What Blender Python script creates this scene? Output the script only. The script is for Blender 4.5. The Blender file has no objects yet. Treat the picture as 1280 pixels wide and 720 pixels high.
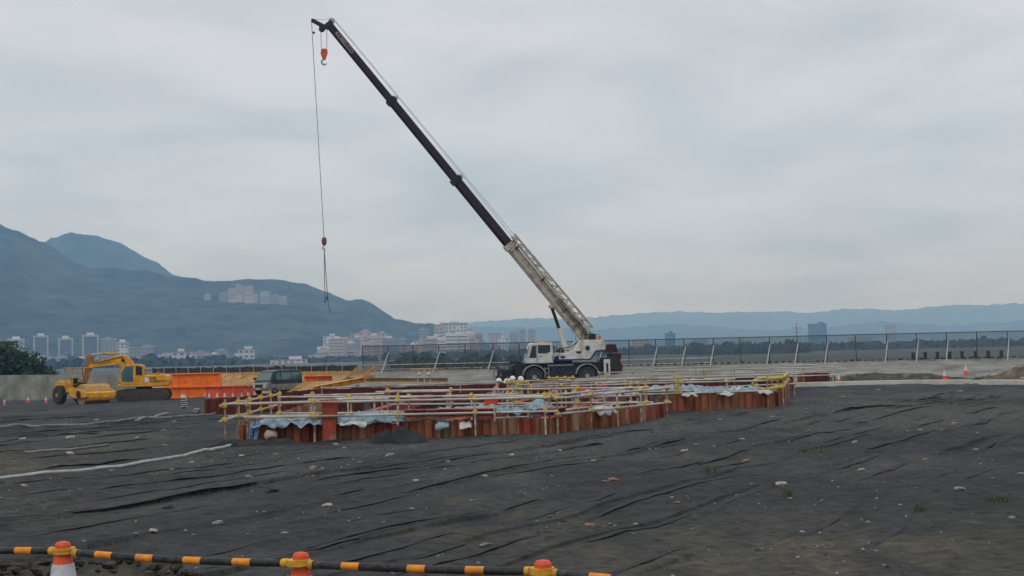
import bpy, bmesh, math, random
import numpy as np
from mathutils import Vector, Matrix, noise as mnoise
random.seed(7)
SC = bpy.context.scene
COL = SC.collection
R = math.radians

# ------------------------------------------------------------------ camera
F = 1760.0                                   # focal length in photo pixels (1280 wide)
CAM = Vector((0, 0, 2.1))
PITCH, ROLL = math.atan(80 / F), R(-1.3)
cam = bpy.data.cameras.new('camera')
cam.sensor_width = 36; cam.lens = 36 * F / 1280
cam.clip_start = 0.1; cam.clip_end = 40000
camo = bpy.data.objects.new('camera', cam); COL.objects.link(camo)
CM = Matrix.Translation(CAM) @ Matrix.Rotation(R(90) + PITCH, 4, 'X') @ Matrix.Rotation(ROLL, 4, 'Z')
camo.matrix_world = CM
SC.camera = camo
R3 = CM.to_3x3()

# ------------------------------------------------------------------ world, sun, exposure
SC.view_settings.view_transform = 'Standard'
SC.view_settings.look = 'None'
SC.view_settings.exposure = 0.0
SC.view_settings.gamma = 1.0
SC.cycles.use_denoising = True
SC.cycles.volume_bounces = 2
SC.cycles.max_bounces = 8
SC.cycles.transparent_max_bounces = 12
SUN_EL, SUN_AZ = R(55), R(200)
W_ = bpy.data.worlds.new('World'); SC.world = W_; W_.use_nodes = True
nt = W_.node_tree; nt.nodes.clear()
def N(tree, t, **kw):
    n = tree.nodes.new(t)
    for k, v in kw.items(): setattr(n, k, v)
    return n
def ramp(tree, stops):
    r = N(tree, 'ShaderNodeValToRGB'); e = r.color_ramp.elements
    while len(e) > 1: e.remove(e[-1])
    e[0].position = stops[0][0]; e[0].color = (*stops[0][1], 1)
    for p, c in stops[1:]:
        x = e.new(p); x.color = (*c, 1)
    return r
out = N(nt, 'ShaderNodeOutputWorld'); bg = N(nt, 'ShaderNodeBackground'); bg.inputs[1].default_value = 0.1
sky = N(nt, 'ShaderNodeTexSky', sky_type='NISHITA', sun_disc=False, sun_elevation=SUN_EL, sun_rotation=SUN_AZ)
tc = N(nt, 'ShaderNodeTexCoord'); mp = N(nt, 'ShaderNodeMapping')
sep = N(nt, 'ShaderNodeSeparateXYZ'); nt.links.new(tc.outputs['Generated'], sep.inputs[0])
# clouds are laid on a flat layer: direction / (height + offset)
addz = N(nt, 'ShaderNodeMath', operation='MAXIMUM'); addz.inputs[1].default_value = 0.0
nt.links.new(sep.outputs[2], addz.inputs[0])
offz = N(nt, 'ShaderNodeMath', operation='ADD'); offz.inputs[1].default_value = 0.16
nt.links.new(addz.outputs[0], offz.inputs[0])
dx = N(nt, 'ShaderNodeMath', operation='DIVIDE'); dy = N(nt, 'ShaderNodeMath', operation='DIVIDE')
nt.links.new(sep.outputs[0], dx.inputs[0]); nt.links.new(offz.outputs[0], dx.inputs[1])
nt.links.new(sep.outputs[1], dy.inputs[0]); nt.links.new(offz.outputs[0], dy.inputs[1])
cmb = N(nt, 'ShaderNodeCombineXYZ'); nt.links.new(dx.outputs[0], cmb.inputs[0]); nt.links.new(dy.outputs[0], cmb.inputs[1])
n1 = N(nt, 'ShaderNodeTexNoise'); n1.inputs['Scale'].default_value = 1.5; n1.inputs['Detail'].default_value = 7; n1.inputs['Roughness'].default_value = .55
n1.inputs['Distortion'].default_value = .4
nt.links.new(cmb.outputs[0], n1.inputs['Vector'])
cl = ramp(nt, [(.30, (5.2, 5.85, 6.55)), (.43, (6.05, 6.65, 7.35)), (.54, (6.75, 7.3, 8.0)), (.70, (7.5, 7.9, 8.5))])
nt.links.new(n1.outputs['Fac'], cl.inputs[0])
# horizon glow of the overcast
hz = ramp(nt, [(.0, (.92, 1.12, 1.5)), (.07, (.90, .99, 1.10)), (.22, (1.0, 1.0, 1.0)), (1, (1.1, 1.1, 1.1))])
nt.links.new(addz.outputs[0], hz.inputs[0])
mul = N(nt, 'ShaderNodeMix', data_type='RGBA', blend_type='MULTIPLY'); mul.inputs[0].default_value = 1
nt.links.new(cl.outputs[0], mul.inputs[6]); nt.links.new(hz.outputs[0], mul.inputs[7])
mixs = N(nt, 'ShaderNodeMix', data_type='RGBA'); mixs.inputs[0].default_value = .95
nt.links.new(sky.outputs[0], mixs.inputs[6]); nt.links.new(mul.outputs[2], mixs.inputs[7])
nt.links.new(mixs.outputs[2], bg.inputs[0]); nt.links.new(bg.outputs[0], out.inputs[0])

sun = bpy.data.lights.new('sun', 'SUN'); sun.energy = 0.8; sun.angle = R(14); sun.color = (1, .96, .9)
suno = bpy.data.objects.new('sun', sun); COL.objects.link(suno)
sd = Vector((math.sin(SUN_AZ) * math.cos(SUN_EL), math.cos(SUN_AZ) * math.cos(SUN_EL), math.sin(SUN_EL)))
suno.rotation_euler = sd.to_track_quat('Z', 'Y').to_euler()
suno.location = (0, 0, 60)

# ------------------------------------------------------------------ pixel -> world
def W(px, py, D):
    """the place that lies D metres deep behind photo pixel (px, py)"""
    return CM @ Vector(((px - 640) / F * D, -(py - 360) / F * D, -D))
def sstep(a, b, x):
    t = np.clip((np.asarray(x, float) - a) / (b - a), 0, 1); return t * t * (3 - 2 * t)
LEVEE = [(-400, 260), (-90, 165), (-55, 147), (-30, 125), (-12, 108), (0, 104), (36, 99), (60, 97), (400, 60)]
LX = [p[0] for p in LEVEE]; LY = [p[1] for p in LEVEE]
def levee_y(x): return np.interp(x, LX, LY)
def zg_s(x, y):
    """smooth ground height of the site (numpy friendly)"""
    x = np.asarray(x, float); y = np.asarray(y, float)
    z = -0.006 * np.clip(y - 40, 0, 120) - 0.022 * np.clip(-x - 3, 0, 60) * sstep(30, 120, y)
    r = np.hypot(x, y)
    ang = np.degrees(np.arctan2(x, np.maximum(y, .01)))
    z = z + 0.5 * (1 - sstep(7.6, 11.5, r))
    z = z + 0.50 * np.exp(-((r - 9.3) / 1.0) ** 2) * (1 - sstep(-14.5, -9.0, ang))
    return z
def zg(x, y): return float(zg_s(x, y))
def G(px, py, dmin=6, dmax=170):
    """where the sight line through a photo pixel meets the ground"""
    lo = None
    prev = dmin
    D = dmin
    while D < dmax:
        p = W(px, py, D)
        if p.z <= zg(p.x, p.y):
            a, b = prev, D
            for _ in range(30):
                m = (a + b) / 2; p = W(px, py, m)
                if p.z <= zg(p.x, p.y): b = m
                else: a = m
            p = W(px, py, b); return Vector((p.x, p.y, zg(p.x, p.y)))
        prev = D; D *= 1.02
    p = W(px, py, dmax); return Vector((p.x, p.y, zg(p.x, p.y)))

# ------------------------------------------------------------------ materials
def S(r, g, b):
    f = lambda c: (c / 255 / 12.92) if c / 255 <= .04045 else ((c / 255 + .055) / 1.055) ** 2.4
    return (f(r), f(g), f(b))
MATS = {}
def mat(name, c1, c2=None, scale=3., rough=.7, metal=0., bump=.0, bscale=20., lo=.4, hi=.65, stretch=None, spec=.3, world=False, c3=None, s3=.6, bdist=.05):
    if name in MATS: return MATS[name]
    m = bpy.data.materials.new(name); m.use_nodes = True
    t = m.node_tree; b = t.nodes['Principled BSDF']
    b.inputs['Roughness'].default_value = rough; b.inputs['Metallic'].default_value = metal
    b.inputs['Specular IOR Level'].default_value = spec
    c2 = c2 or tuple(x * .72 for x in c1)
    co = N(t, 'ShaderNodeTexCoord'); src = co.outputs['Object']
    if world:
        g = N(t, 'ShaderNodeNewGeometry'); src = g.outputs['Position']
    mpp = N(t, 'ShaderNodeMapping'); t.links.new(src, mpp.inputs[0])
    if stretch: mpp.inputs['Scale'].default_value = stretch
    n = N(t, 'ShaderNodeTexNoise'); n.inputs['Scale'].default_value = scale; n.inputs['Detail'].default_value = 6
    t.links.new(mpp.outputs[0], n.inputs['Vector'])
    r = ramp(t, [(lo, c1), (hi, c2)]); t.links.new(n.outputs['Fac'], r.inputs[0])
    last = r.outputs[0]
    if c3:
        n3 = N(t, 'ShaderNodeTexNoise'); n3.inputs['Scale'].default_value = s3; n3.inputs['Detail'].default_value = 8; n3.inputs['Roughness'].default_value = .7
        t.links.new(mpp.outputs[0], n3.inputs['Vector'])
        r3 = ramp(t, [(.52, (0, 0, 0)), (.66, (1, 1, 1))]); t.links.new(n3.outputs['Fac'], r3.inputs[0])
        mx = N(t, 'ShaderNodeMix', data_type='RGBA'); t.links.new(r3.outputs[0], mx.inputs[0])
        t.links.new(last, mx.inputs[6]); mx.inputs[7].default_value = (*c3, 1); last = mx.outputs[2]
    t.links.new(last, b.inputs['Base Color'])
    if bump:
        nb = N(t, 'ShaderNodeTexNoise'); nb.inputs['Scale'].default_value = bscale; nb.inputs['Detail'].default_value = 5
        t.links.new(mpp.outputs[0], nb.inputs['Vector'])
        bm_ = N(t, 'ShaderNodeBump'); bm_.inputs['Strength'].default_value = bump; bm_.inputs['Distance'].default_value = bdist
        t.links.new(nb.outputs['Fac'], bm_.inputs['Height']); t.links.new(bm_.outputs[0], b.inputs['Normal'])
    MATS[name] = m; return m

RUST = [mat('rust_red', (.33, .105, .038), (.20, .062, .028), 5, .85, 0, .3, 40, stretch=(1, 1, .25), c3=(.22, .10, .055), s3=4),
        mat('rust_brown', (.30, .13, .06), (.18, .07, .035), 5, .85, 0, .3, 40, stretch=(1, 1, .25), c3=(.26, .16, .09), s3=3),
        mat('rust_pale', (.38, .24, .14), (.27, .13, .065), 4, .85, 0, .3, 40, stretch=(1, 1, .2), c3=(.16, .06, .03), s3=4),
        mat('rust_bright', (.30, .055, .028), (.2, .038, .02), 4, .8, 0, .2, 40, stretch=(1, 1, .3), c3=(.14, .04, .02), s3=3)]
DARKRUST = [mat('rust_maroon', (.115, .02, .012), (.07, .015, .01), 4, .85, 0, .3, 40, stretch=(1, 1, .25), c3=(.16, .05, .028), s3=2),
            mat('rust_wine', (.14, .025, .014), (.085, .018, .012), 4, .85, 0, .3, 40, stretch=(1, 1, .25), c3=(.1, .045, .03), s3=3)]
RAILW = mat('rail_paint', (.56, .53, .49), (.34, .29, .25), 6, .5, 0, .05, 40, c3=(.3, .2, .13), s3=5)
CLAMP = mat('clamp_yellow', (.62, .44, .06), (.4, .24, .05), 9, .5)
YELP = mat('yellow_padding', (.6, .46, .1), (.42, .28, .06), 8, .6)
TARP = mat('tarp_blue', (.27, .36, .41), (.13, .2, .26), 6, .6, 0, .6, 14, c3=(.56, .58, .58), s3=3.5)
TARPW = mat('sack_white', (.62, .62, .60), (.42, .42, .4), 6, .8, 0, .4, 25)
REDB = mat('beam_red', (.36, .06, .035), (.22, .04, .025), 3, .7, 0, .15, 30, c3=(.42, .17, .12), s3=2)
ORNG = mat('orange_paint', (.95, .22, .015), (.85, .17, .015), 2, .5, 0, .05, 20, c3=(.62, .15, .04), s3=2.5)
ORNR = mat('orange_red_paint', (.82, .12, .03), (.6, .085, .03), 3, .6, 0, .1, 20, c3=(.35, .1, .05), s3=1.5)
YEL = mat('machine_yellow', (.80, .37, .015), (.62, .27, .015), 3, .45, 0, .05, 20, c3=(.34, .19, .06), s3=2.2)
YELD = mat('dusty_yellow', (.50, .31, .10), (.38, .22, .07), 3, .8, 0, .15, 20, c3=(.3, .21, .11), s3=1.2)
BLK = mat('black_steel', (.018, .018, .02), (.035, .032, .03), 5, .6, 0, .1, 20)
RUB = mat('tyre_rubber', (.022, .022, .022), (.06, .055, .05), 4, .9, 0, .2, 30)
TRK = mat('track_steel', (.05, .042, .036), (.09, .07, .05), 8, .8, 0, .3, 20)
STEEL = mat('pale_steel', (.5, .48, .45), (.35, .33, .3), 8, .45, .3)
GLS = mat('dark_glass', (.02, .03, .035), (.03, .04, .045), 2, .08, spec=.5)
GLT = mat('teal_glass', (.07, .15, .17), (.045, .11, .125), 1, .07, spec=.6)
CRW = mat('crane_white', (.68, .67, .63), (.56, .54, .49), 2, .45, 0, .05, 20, c3=(.42, .36, .28), s3=1.4)
CRN = mat('crane_navy', (.009, .012, .028), (.016, .017, .026), 2, .4, c3=(.04, .04, .045), s3=1.2)
CRB = mat('crane_blue', (.03, .045, .17), (.025, .04, .12), 2, .4)
BOOM = mat('boom_maroon', (.032, .016, .02), (.022, .012, .016), 1, .45, 0, .03, 10, c3=(.05, .03, .03), s3=.8)
CREAM = mat('boom_cream', (.60, .55, .46), (.46, .40, .32), 3, .5, 0, .06, 20, c3=(.22, .13, .08), s3=2.2)
MAROON = mat('maroon_paint', (.06, .012, .014), (.035, .01, .012), 3, .6)
HOOKO = mat('hook_orange', (.75, .12, .03), (.55, .09, .03), 6, .5)
ROPE = mat('wire_rope', (.10, .10, .10), (.16, .15, .14), 30, .6)
CONC = mat('pale_concrete', (.42, .41, .37), (.34, .33, .30), .6, .9, 0, .2, 6, world=True, c3=(.24, .23, .2), s3=.25)
KERBM = mat('kerb_concrete', (.6, .57, .5), (.46, .43, .38), 1.2, .9, 0, .2, 8, world=True)
SOILB = mat('brown_soil', (.13, .10, .065), (.075, .058, .04), 2, .95, 0, .8, 5, c3=(.21, .175, .12), s3=1.4)
SOILK = mat('black_soil', (.022, .022, .023), (.038, .036, .033), 3, .95, 0, .8, 6)
CLOD = mat('clod_soil', (.055, .043, .033), (.03, .025, .02), 12, .95, 0, .7, 30, c3=(.1, .085, .065), s3=9)
STONEM = [mat('stone_pale', (.42, .37, .30), (.27, .245, .2), 12, .9, 0, .3, 30),
          mat('stone_grey', (.28, .275, .26), (.18, .18, .17), 12, .9, 0, .3, 30),
          mat('stone_pink', (.34, .19, .12), (.24, .14, .10), 12, .9, 0, .3, 30),
          mat('stone_dark', (.045, .045, .045), (.08, .075, .07), 12, .9, 0, .3, 30)]
CONEO = mat('cone_orange', (.82, .10, .025), (.66, .075, .02), 22, .5, 0, .1, 60, spec=.4, c3=(.45, .09, .04), s3=30)
CONEW = mat('cone_white', (.66, .67, .72), (.54, .55, .58), 9, .5, 0, .05, 40, c3=(.42, .39, .35), s3=10)
BARB = mat('bar_black', (.018, .018, .02), (.035, .034, .032), 20, .5, 0, .1, 60, c3=(.07, .066, .06), s3=16)
BARO = mat('bar_orange', (.85, .30, .02), (.68, .2, .02), 25, .5, 0, .1, 80, c3=(.4, .17, .04), s3=24)
RINGY = mat('ring_yellow', (.75, .40, .03), (.58, .28, .03), 20, .5, 0, .1, 60, c3=(.45, .25, .06), s3=22)
WOOD = mat('plank_wood', (.52, .36, .2), (.4, .25, .12), 4, .8, 0, .2, 20, stretch=(.3, 2, 2))
SKIN = mat('skin', (.42, .24, .16), (.36, .2, .13), 8, .6)
HELW = mat('helmet_white', (.8, .79, .75), (.7, .69, .66), 8, .35)
HIVIS = mat('red_vest', (.7, .06, .05), (.5, .05, .04), 8, .8)
SHIRTB = mat('shirt_blue_grey', (.25, .29, .36), (.18, .21, .27), 8, .9)
SHIRTK = mat('shirt_dark', (.03, .032, .045), (.05, .05, .06), 8, .9)
TROUS = mat('trousers_dark', (.03, .034, .05), (.05, .052, .06), 8, .9)
LEAF = [mat('leaf_dark', (.02, .042, .02), (.03, .055, .024), .6, .8), mat('leaf_mid', (.032, .06, .024), (.045, .075, .03), .6, .8)]
FARLEAF = mat('far_leaf', (.02, .036, .024), (.035, .055, .032), .08, .9, world=True)
BARK = mat('bark', (.07, .055, .04), (.045, .035, .028), 6, .95, 0, .5, 20)
WEED = mat('weed_green', (.075, .09, .035), (.12, .115, .06), 6, .8)
HOSE = mat('hose_grey', (.45, .46, .46), (.33, .33, .32), 5, .6)
NETM = mat('net_dark', (.03, .036, .042), (.05, .055, .06), 2, .9)

# ------------------------------------------------------------------ mesh helpers
class MB:
    def __init__(s): s.v, s.f, s.m = [], [], []
    def add(s, vs, fs, mi=0):
        o = len(s.v); s.v += [tuple(p) for p in vs]
        s.f += [tuple(i + o for i in f) for f in fs]; s.m += [mi] * len(fs); return s
    def box(s, c, d, rot=None, mi=0, taper=None):
        x, y, z = d[0] / 2, d[1] / 2, d[2] / 2
        t = taper or (1, 1)
        vs = [Vector((sx * x * (t[0] if sz > 0 else 1), sy * y * (t[1] if sz > 0 else 1), sz * z)) for sz in (-1, 1) for sx, sy in ((-1, -1), (1, -1), (1, 1), (-1, 1))]
        if rot is not None: vs = [rot @ v for v in vs]
        c = Vector(c)
        return s.add([v + c for v in vs], [(3, 2, 1, 0), (4, 5, 6, 7), (0, 1, 5, 4), (1, 2, 6, 5), (2, 3, 7, 6), (3, 0, 4, 7)], mi)
    def bar(s, a, b, w, h, up=Vector((0, 0, 1)), mi=0):
        a, b = Vector(a), Vector(b); d = (b - a)
        L = d.length; d.normalize()
        up = Vector(up)
        if abs(d.dot(up)) > .99: up = Vector((0, 1, 0))
        sx = d.cross(up).normalized(); uz = sx.cross(d).normalized()
        M3 = Matrix((d, sx, uz)).transposed()
        return s.box((a + b) / 2, (L, w, h), M3, mi)
    def tube(s, pts, r, n=8, caps=True, mi=0):
        pts = [Vector(p) for p in pts]
        rs = r if isinstance(r, (list, tuple)) else [r] * len(pts)
        vs, fs = [], []
        prev = None
        for i, p in enumerate(pts):
            d = (pts[min(i + 1, len(pts) - 1)] - pts[max(i - 1, 0)])
            if d.length < 1e-9: d = Vector((0, 0, 1))
            d.normalize()
            if prev is None:
                a = Vector((0, 0, 1)) if abs(d.z) < .9 else Vector((1, 0, 0))
                u = d.cross(a).normalized()
            else:
                u = (prev - d * prev.dot(d)).normalized()
            prev = u; w = d.cross(u)
            vs += [p + (u * math.cos(2 * math.pi * k / n) + w * math.sin(2 * math.pi * k / n)) * rs[i] for k in range(n)]
        for i in range(len(pts) - 1):
            for k in range(n):
                fs.append((i * n + k, i * n + (k + 1) % n, (i + 1) * n + (k + 1) % n, (i + 1) * n + k))
        if caps:
            fs.append(tuple(range(n - 1, -1, -1))); fs.append(tuple((len(pts) - 1) * n + k for k in range(n)))
        return s.add(vs, fs, mi)
    def lathe(s, prof, n=20, axis='Z', c=(0, 0, 0), mi=0):
        """prof: list of (r, h)"""
        c = Vector(c); vs, fs = [], []
        for r, h in prof:
            for k in range(n):
                a = 2 * math.pi * k / n
                p = Vector((r * math.cos(a), r * math.sin(a), h))
                if axis == 'Y': p = Vector((p.x, p.z, p.y))
                if axis == 'X': p = Vector((p.z, p.x, p.y))
                vs.append(c + p)
        for i in range(len(prof) - 1):
            for k in range(n): fs.append((i * n + k, i * n + (k + 1) % n, (i + 1) * n + (k + 1) % n, (i + 1) * n + k))
        fs.append(tuple(range(n - 1, -1, -1))); fs.append(tuple((len(prof) - 1) * n + k for k in range(n)))
        return s.add(vs, fs, mi)
    def prism(s, prof, y0, y1, mi=0):
        """outline in XZ pushed along Y"""
        n = len(prof)
        vs = [(x, y0, z) for x, z in prof] + [(x, y1, z) for x, z in prof]
        fs = [tuple(range(n)), tuple(range(2 * n - 1, n - 1, -1))]
        for i in range(n): fs.append((i, n + i, n + (i + 1) % n, (i + 1) % n))
        return s.add(vs, fs, mi)
    def loft(s, secs, mi=0):
        n = len(secs[0]); vs = [p for q in secs for p in q]; fs = []
        for i in range(len(secs) - 1):
            for k in range(n): fs.append((i * n + k, i * n + (k + 1) % n, (i + 1) * n + (k + 1) % n, (i + 1) * n + k))
        fs.append(tuple(range(n - 1, -1, -1))); fs.append(tuple((len(secs) - 1) * n + k for k in range(n)))
        return s.add(vs, fs, mi)
    def lump(s, c, r, seed=0, rough=.3, sq=(1, 1, 1), sub=1, mi=0):
        bm = bmesh.new(); bmesh.ops.create_icosphere(bm, subdivisions=sub, radius=1)
        o = Vector((seed * 3.1, seed * 1.7, seed * .9)); c = Vector(c)
        vs = []
        for v in bm.verts:
            k = 1 + rough * mnoise.noise(v.co * 1.3 + o) * 1.6
            vs.append(c + Vector((v.co.x * sq[0], v.co.y * sq[1], v.co.z * sq[2])) * k * r)
        fs = [tuple(v.index for v in f.verts) for f in bm.faces]; bm.free()
        return s.add(vs, fs, mi)
    def mesh(s, name, mats, smooth=False):
        me = bpy.data.meshes.new(name); me.from_pydata(s.v, [], s.f)
        mats = mats if isinstance(mats, (list, tuple)) else [mats]
        for m in mats: me.materials.append(m)
        if len(mats) > 1: me.polygons.foreach_set('material_index', s.m)
        bm = bmesh.new(); bm.from_mesh(me); bmesh.ops.recalc_face_normals(bm, faces=bm.faces); bm.to_mesh(me); bm.free()
        if smooth:
            me.polygons.foreach_set('use_smooth', [True] * len(me.polygons))
        return me
    def build(s, name, mats, parent=None, bevel=0, smooth=False, angle=None):
        o = bpy.data.objects.new(name, s.mesh(name, mats, smooth)); COL.objects.link(o)
        if parent is not None: o.parent = parent
        if bevel:
            b = o.modifiers.new('bevel', 'BEVEL'); b.width = bevel; b.segments = 2; b.limit_method = 'ANGLE'; b.angle_limit = R(40)
        return o
def tag(o, label=None, cat=None, group=None, kind=None):
    if label: o['label'] = label
    if cat: o['category'] = cat
    if group: o['group'] = group
    if kind: o['kind'] = kind
    return o
def empty(name, loc=(0, 0, 0), rz=0, label=None, cat=None, group=None):
    o = bpy.data.objects.new(name, None); COL.objects.link(o); o.empty_display_size = .3
    o.location = loc; o.rotation_euler = (0, 0, rz)
    return tag(o, label, cat, group)
def link(name, me, parent=None, loc=None, rot=None, scale=None):
    o = bpy.data.objects.new(name, me); COL.objects.link(o)
    if parent is not None: o.parent = parent
    if loc is not None: o.location = loc
    if rot is not None: o.rotation_euler = rot
    if scale is not None: o.scale = scale
    return o
def mtx(loc, rz): return Matrix.Translation(loc) @ Matrix.Rotation(rz, 4, 'Z')
def text(body, size, mat_, parent, M, name='lettering', ext=.006):
    c = bpy.data.curves.new(name, 'FONT'); c.body = body; c.size = size; c.extrude = ext; c.align_x = 'CENTER'; c.align_y = 'CENTER'
    c.materials.append(mat_)
    o = bpy.data.objects.new(name, c); COL.objects.link(o); me = bpy.data.meshes.new_from_object(o); bpy.data.objects.remove(o)
    o = bpy.data.objects.new(name, me); COL.objects.link(o); o.parent = parent; o.matrix_local = M; return o

# ------------------------------------------------------------------ numpy noise
_rng = np.random.RandomState(11); _T = _rng.rand(256, 256)
def vnoise(x, y):
    xi = np.floor(x).astype(int); yi = np.floor(y).astype(int); fx = x - xi; fy = y - yi
    fx = fx * fx * (3 - 2 * fx); fy = fy * fy * (3 - 2 * fy)
    a = _T[xi & 255, yi & 255]; b = _T[(xi + 1) & 255, yi & 255]; c = _T[xi & 255, (yi + 1) & 255]; d = _T[(xi + 1) & 255, (yi + 1) & 255]
    return (a * (1 - fx) + b * fx) * (1 - fy) + (c * (1 - fx) + d * fx) * fy - .5
def fbm(x, y, o=4):
    s = 0; a = 1
    for k in range(o): s = s + a * vnoise(x + 17.3 * k, y + 9.1 * k); x = x * 2.03; y = y * 2.03; a *= .5
    return s

# ------------------------------------------------------------------ the pit outline
PA, PC, PE, PF = G(300, 552), G(690, 543), G(824, 523.5), G(969, 510)
PH = Vector((16.0, 81.0, 0)); PI_ = Vector((-9.7, 68.0, 0)); PJ = G(256, 518); PB = Vector((-7.9, PJ.y + .2, 0))
PE2 = G(829, 515.5)
PIT = [PA, PC, PE, PE2, PF, PH, PI_, PJ, PB]
PITFLOOR = -1.0
def inside(px_, py_, poly):
    r = np.zeros(px_.shape, bool); n = len(poly)
    for i in range(n):
        a, b = poly[i], poly[(i + 1) % n]
        c = ((a.y > py_) != (b.y > py_)) & (px_ < (b.x - a.x) * (py_ - a.y) / ((b.y - a.y) or 1e-9) + a.x)
        r ^= c
    return r

# ------------------------------------------------------------------ ground sheet
def seams(x, y):
    """folds and overlaps of the fabric strips"""
    u = .885 * x - .466 * y; v = .466 * x + .885 * y
    u = u + .55 * fbm(v * .11, u * .05, 2) + .22 * vnoise(v * .5, u * .3) + .06 * vnoise(v * 1.7, u)
    h = np.zeros_like(x); dark = np.zeros_like(x)
    for per, amp, sd_, wd in ((2.35, .07, 3.0, .06), (1.31, .035, 9.0, .035)):
        t = u / per; k = np.floor(t); q = (t - k) * per           # distance behind the hem
        j = (_T[(k.astype(int) * 7) & 255, int(sd_)] - .5) * per * .5
        q = np.mod(q + j, per)
        a = np.clip(.18 + 1.5 * vnoise(v * .16 + k * 5.3, k * 2.7 + sd_) + .7 * vnoise(v * .9 + k * 3.3, k * 1.7), 0, 1)
        d = per - q                                               # distance up to the hem (hem at q = per)
        h += amp * a * np.exp(-d / .42)
        dark = np.maximum(dark, .6 * a * np.exp(-(np.minimum(q, d * 1.5) / (wd * 1.6)) ** 2))  # mask for crease shade painted along the seams
    # fine crumples of the sheet
    h = h + .045 * (.22 - np.abs(fbm(u * 1.7, v * .55, 3))) + .022 * (.2 - np.abs(fbm(u * 4.6 + 9, v * 1.9, 2)))
    return h, dark
def build_ground():
    rs = [2.5]
    while rs[-1] < 112: rs.append(rs[-1] * 1.0042)
    while rs[-1] < 8600: rs.append(rs[-1] * 1.045)
    rs = np.array(rs)
    an = list(np.arange(-26, 26.01, .075)) + list(np.arange(29, 333, 4))
    an = np.radians(np.array(an))
    Rr, A = np.meshgrid(rs, an, indexing='ij')
    x = Rr * np.sin(A); y = Rr * np.cos(A)
    z = zg_s(x, y)
    ly = levee_y(x)
    past = sstep(2, 8, y - ly) * (y > 0)
    z = z * (1 - past) + past * -3.0
    z = np.where((y <= 0) & (Rr > 60), np.maximum(z, -1), z)
    fab = sstep(10.5, 13, Rr) * (1 - sstep(75, 92, Rr)) * (1 - past)
    h, dark = seams(x, y)
    und = .075 * fbm(x * .33, y * .33, 4) + .05 * fbm((.885 * x - .466 * y) * 1.4, (.466 * x + .885 * y) * .45, 3)
    # flat apron close to the pile walls keeps the pile feet clean
    z = z + fab * (h + und)
    near = 1 - sstep(10, 12, Rr)
    z = z + near * .12 * fbm(x * 2.1, y * 2.1, 5)
    far = sstep(60, 75, Rr) * (1 - past)
    z = z + far * .10 * fbm(x * .5, y * .5, 4)
    pit = inside(x, y, PIT)
    z = np.where(pit, PITFLOOR + .1 * fbm(x, y, 3), z)
    # the fabric is dusty where dirt has blown over it; dark paints crease shade along the hems
    dust = sstep(.15, .85, .45 + 1.3 * fbm(x * .16 + 3, y * .1, 4) + .9 * fbm(x * .9, y * .4, 4)) * .85
    br = np.exp(-(((x - 3.4) / 2.3) ** 2 + ((y - 14.2) / 3.0) ** 2)) + .9 * np.exp(-(((x + 11.5) / 3.2) ** 2 + ((y - 29) / 5) ** 2)) \
        + .5 * np.exp(-(((x + 7.5) / 2.5) ** 2 + ((y - 19.5) / 3) ** 2)) + .45 * np.exp(-(((x - 17) / 5) ** 2 + ((y - 42) / 6) ** 2)) + .38 * sstep(.12, .5, fbm(x * .21 + 31, y * .13 + 5, 4))
    br = np.clip(br * (1 + 1.2 * fbm(x * 1.1, y * .8, 3)), 0, 1)
    zone = np.where(past > .5, 1.0, 0.0)
    nr, na = Rr.shape
    idx = np.arange(nr * na).reshape(nr, na)
    a = idx[:-1, :]; b = idx[1:, :]
    a2 = np.roll(a, -1, 1); b2 = np.roll(b, -1, 1)
    quads = np.stack([a, a2, b2, b], -1).reshape(-1, 4)
    co = np.stack([x, y, z], -1).reshape(-1, 3)
    co = np.vstack([co, [[0, 0, float(z[0].mean())]]])
    ci = nr * na
    tris = np.array([[ci, idx[0, (k + 1) % na], idx[0, k]] for k in range(na)])
    me = bpy.data.meshes.new('ground')
    me.vertices.add(len(co)); me.vertices.foreach_set('co', co.ravel())
    loops = np.concatenate([quads.ravel(), tris.ravel()])
    me.loops.add(len(loops)); me.loops.foreach_set('vertex_index', loops.astype(np.int32))
    st = np.concatenate([np.arange(len(quads)) * 4, len(quads) * 4 + np.arange(len(tris)) * 3])
    me.polygons.add(len(st)); me.polygons.foreach_set('loop_start', st.astype(np.int32))
    me.polygons.foreach_set('use_smooth', np.ones(len(st), bool))
    me.update(calc_edges=True)
    ca = me.color_attributes.new('cover', 'FLOAT_COLOR', 'POINT')
    cd = np.ones((len(co), 4), np.float32)
    cd[:-1, 0] = (dust * fab).ravel(); cd[:-1, 1] = np.clip(br * fab + near, 0, 1).ravel(); cd[:-1, 2] = (dark * fab).ravel(); cd[:-1, 3] = zone.ravel()
    ca.data.foreach_set('color', cd.ravel())
    o = bpy.data.objects.new('ground', me); COL.objects.link(o); o['kind'] = 'structure'
    o['label'] = 'dark site ground covered with black geotextile strips'
    # material
    m = bpy.data.materials.new('site_ground'); m.use_nodes = True; t = m.node_tree; p = t.nodes['Principled BSDF']
    p.inputs['Roughness'].default_value = .92; p.inputs['Specular IOR Level'].default_value = .2
    at = N(t, 'ShaderNodeAttribute', attribute_name='cover'); sp = N(t, 'ShaderNodeSeparateColor'); t.links.new(at.outputs['Color'], sp.inputs[0])
    geo = N(t, 'ShaderNodeNewGeometry')
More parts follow.
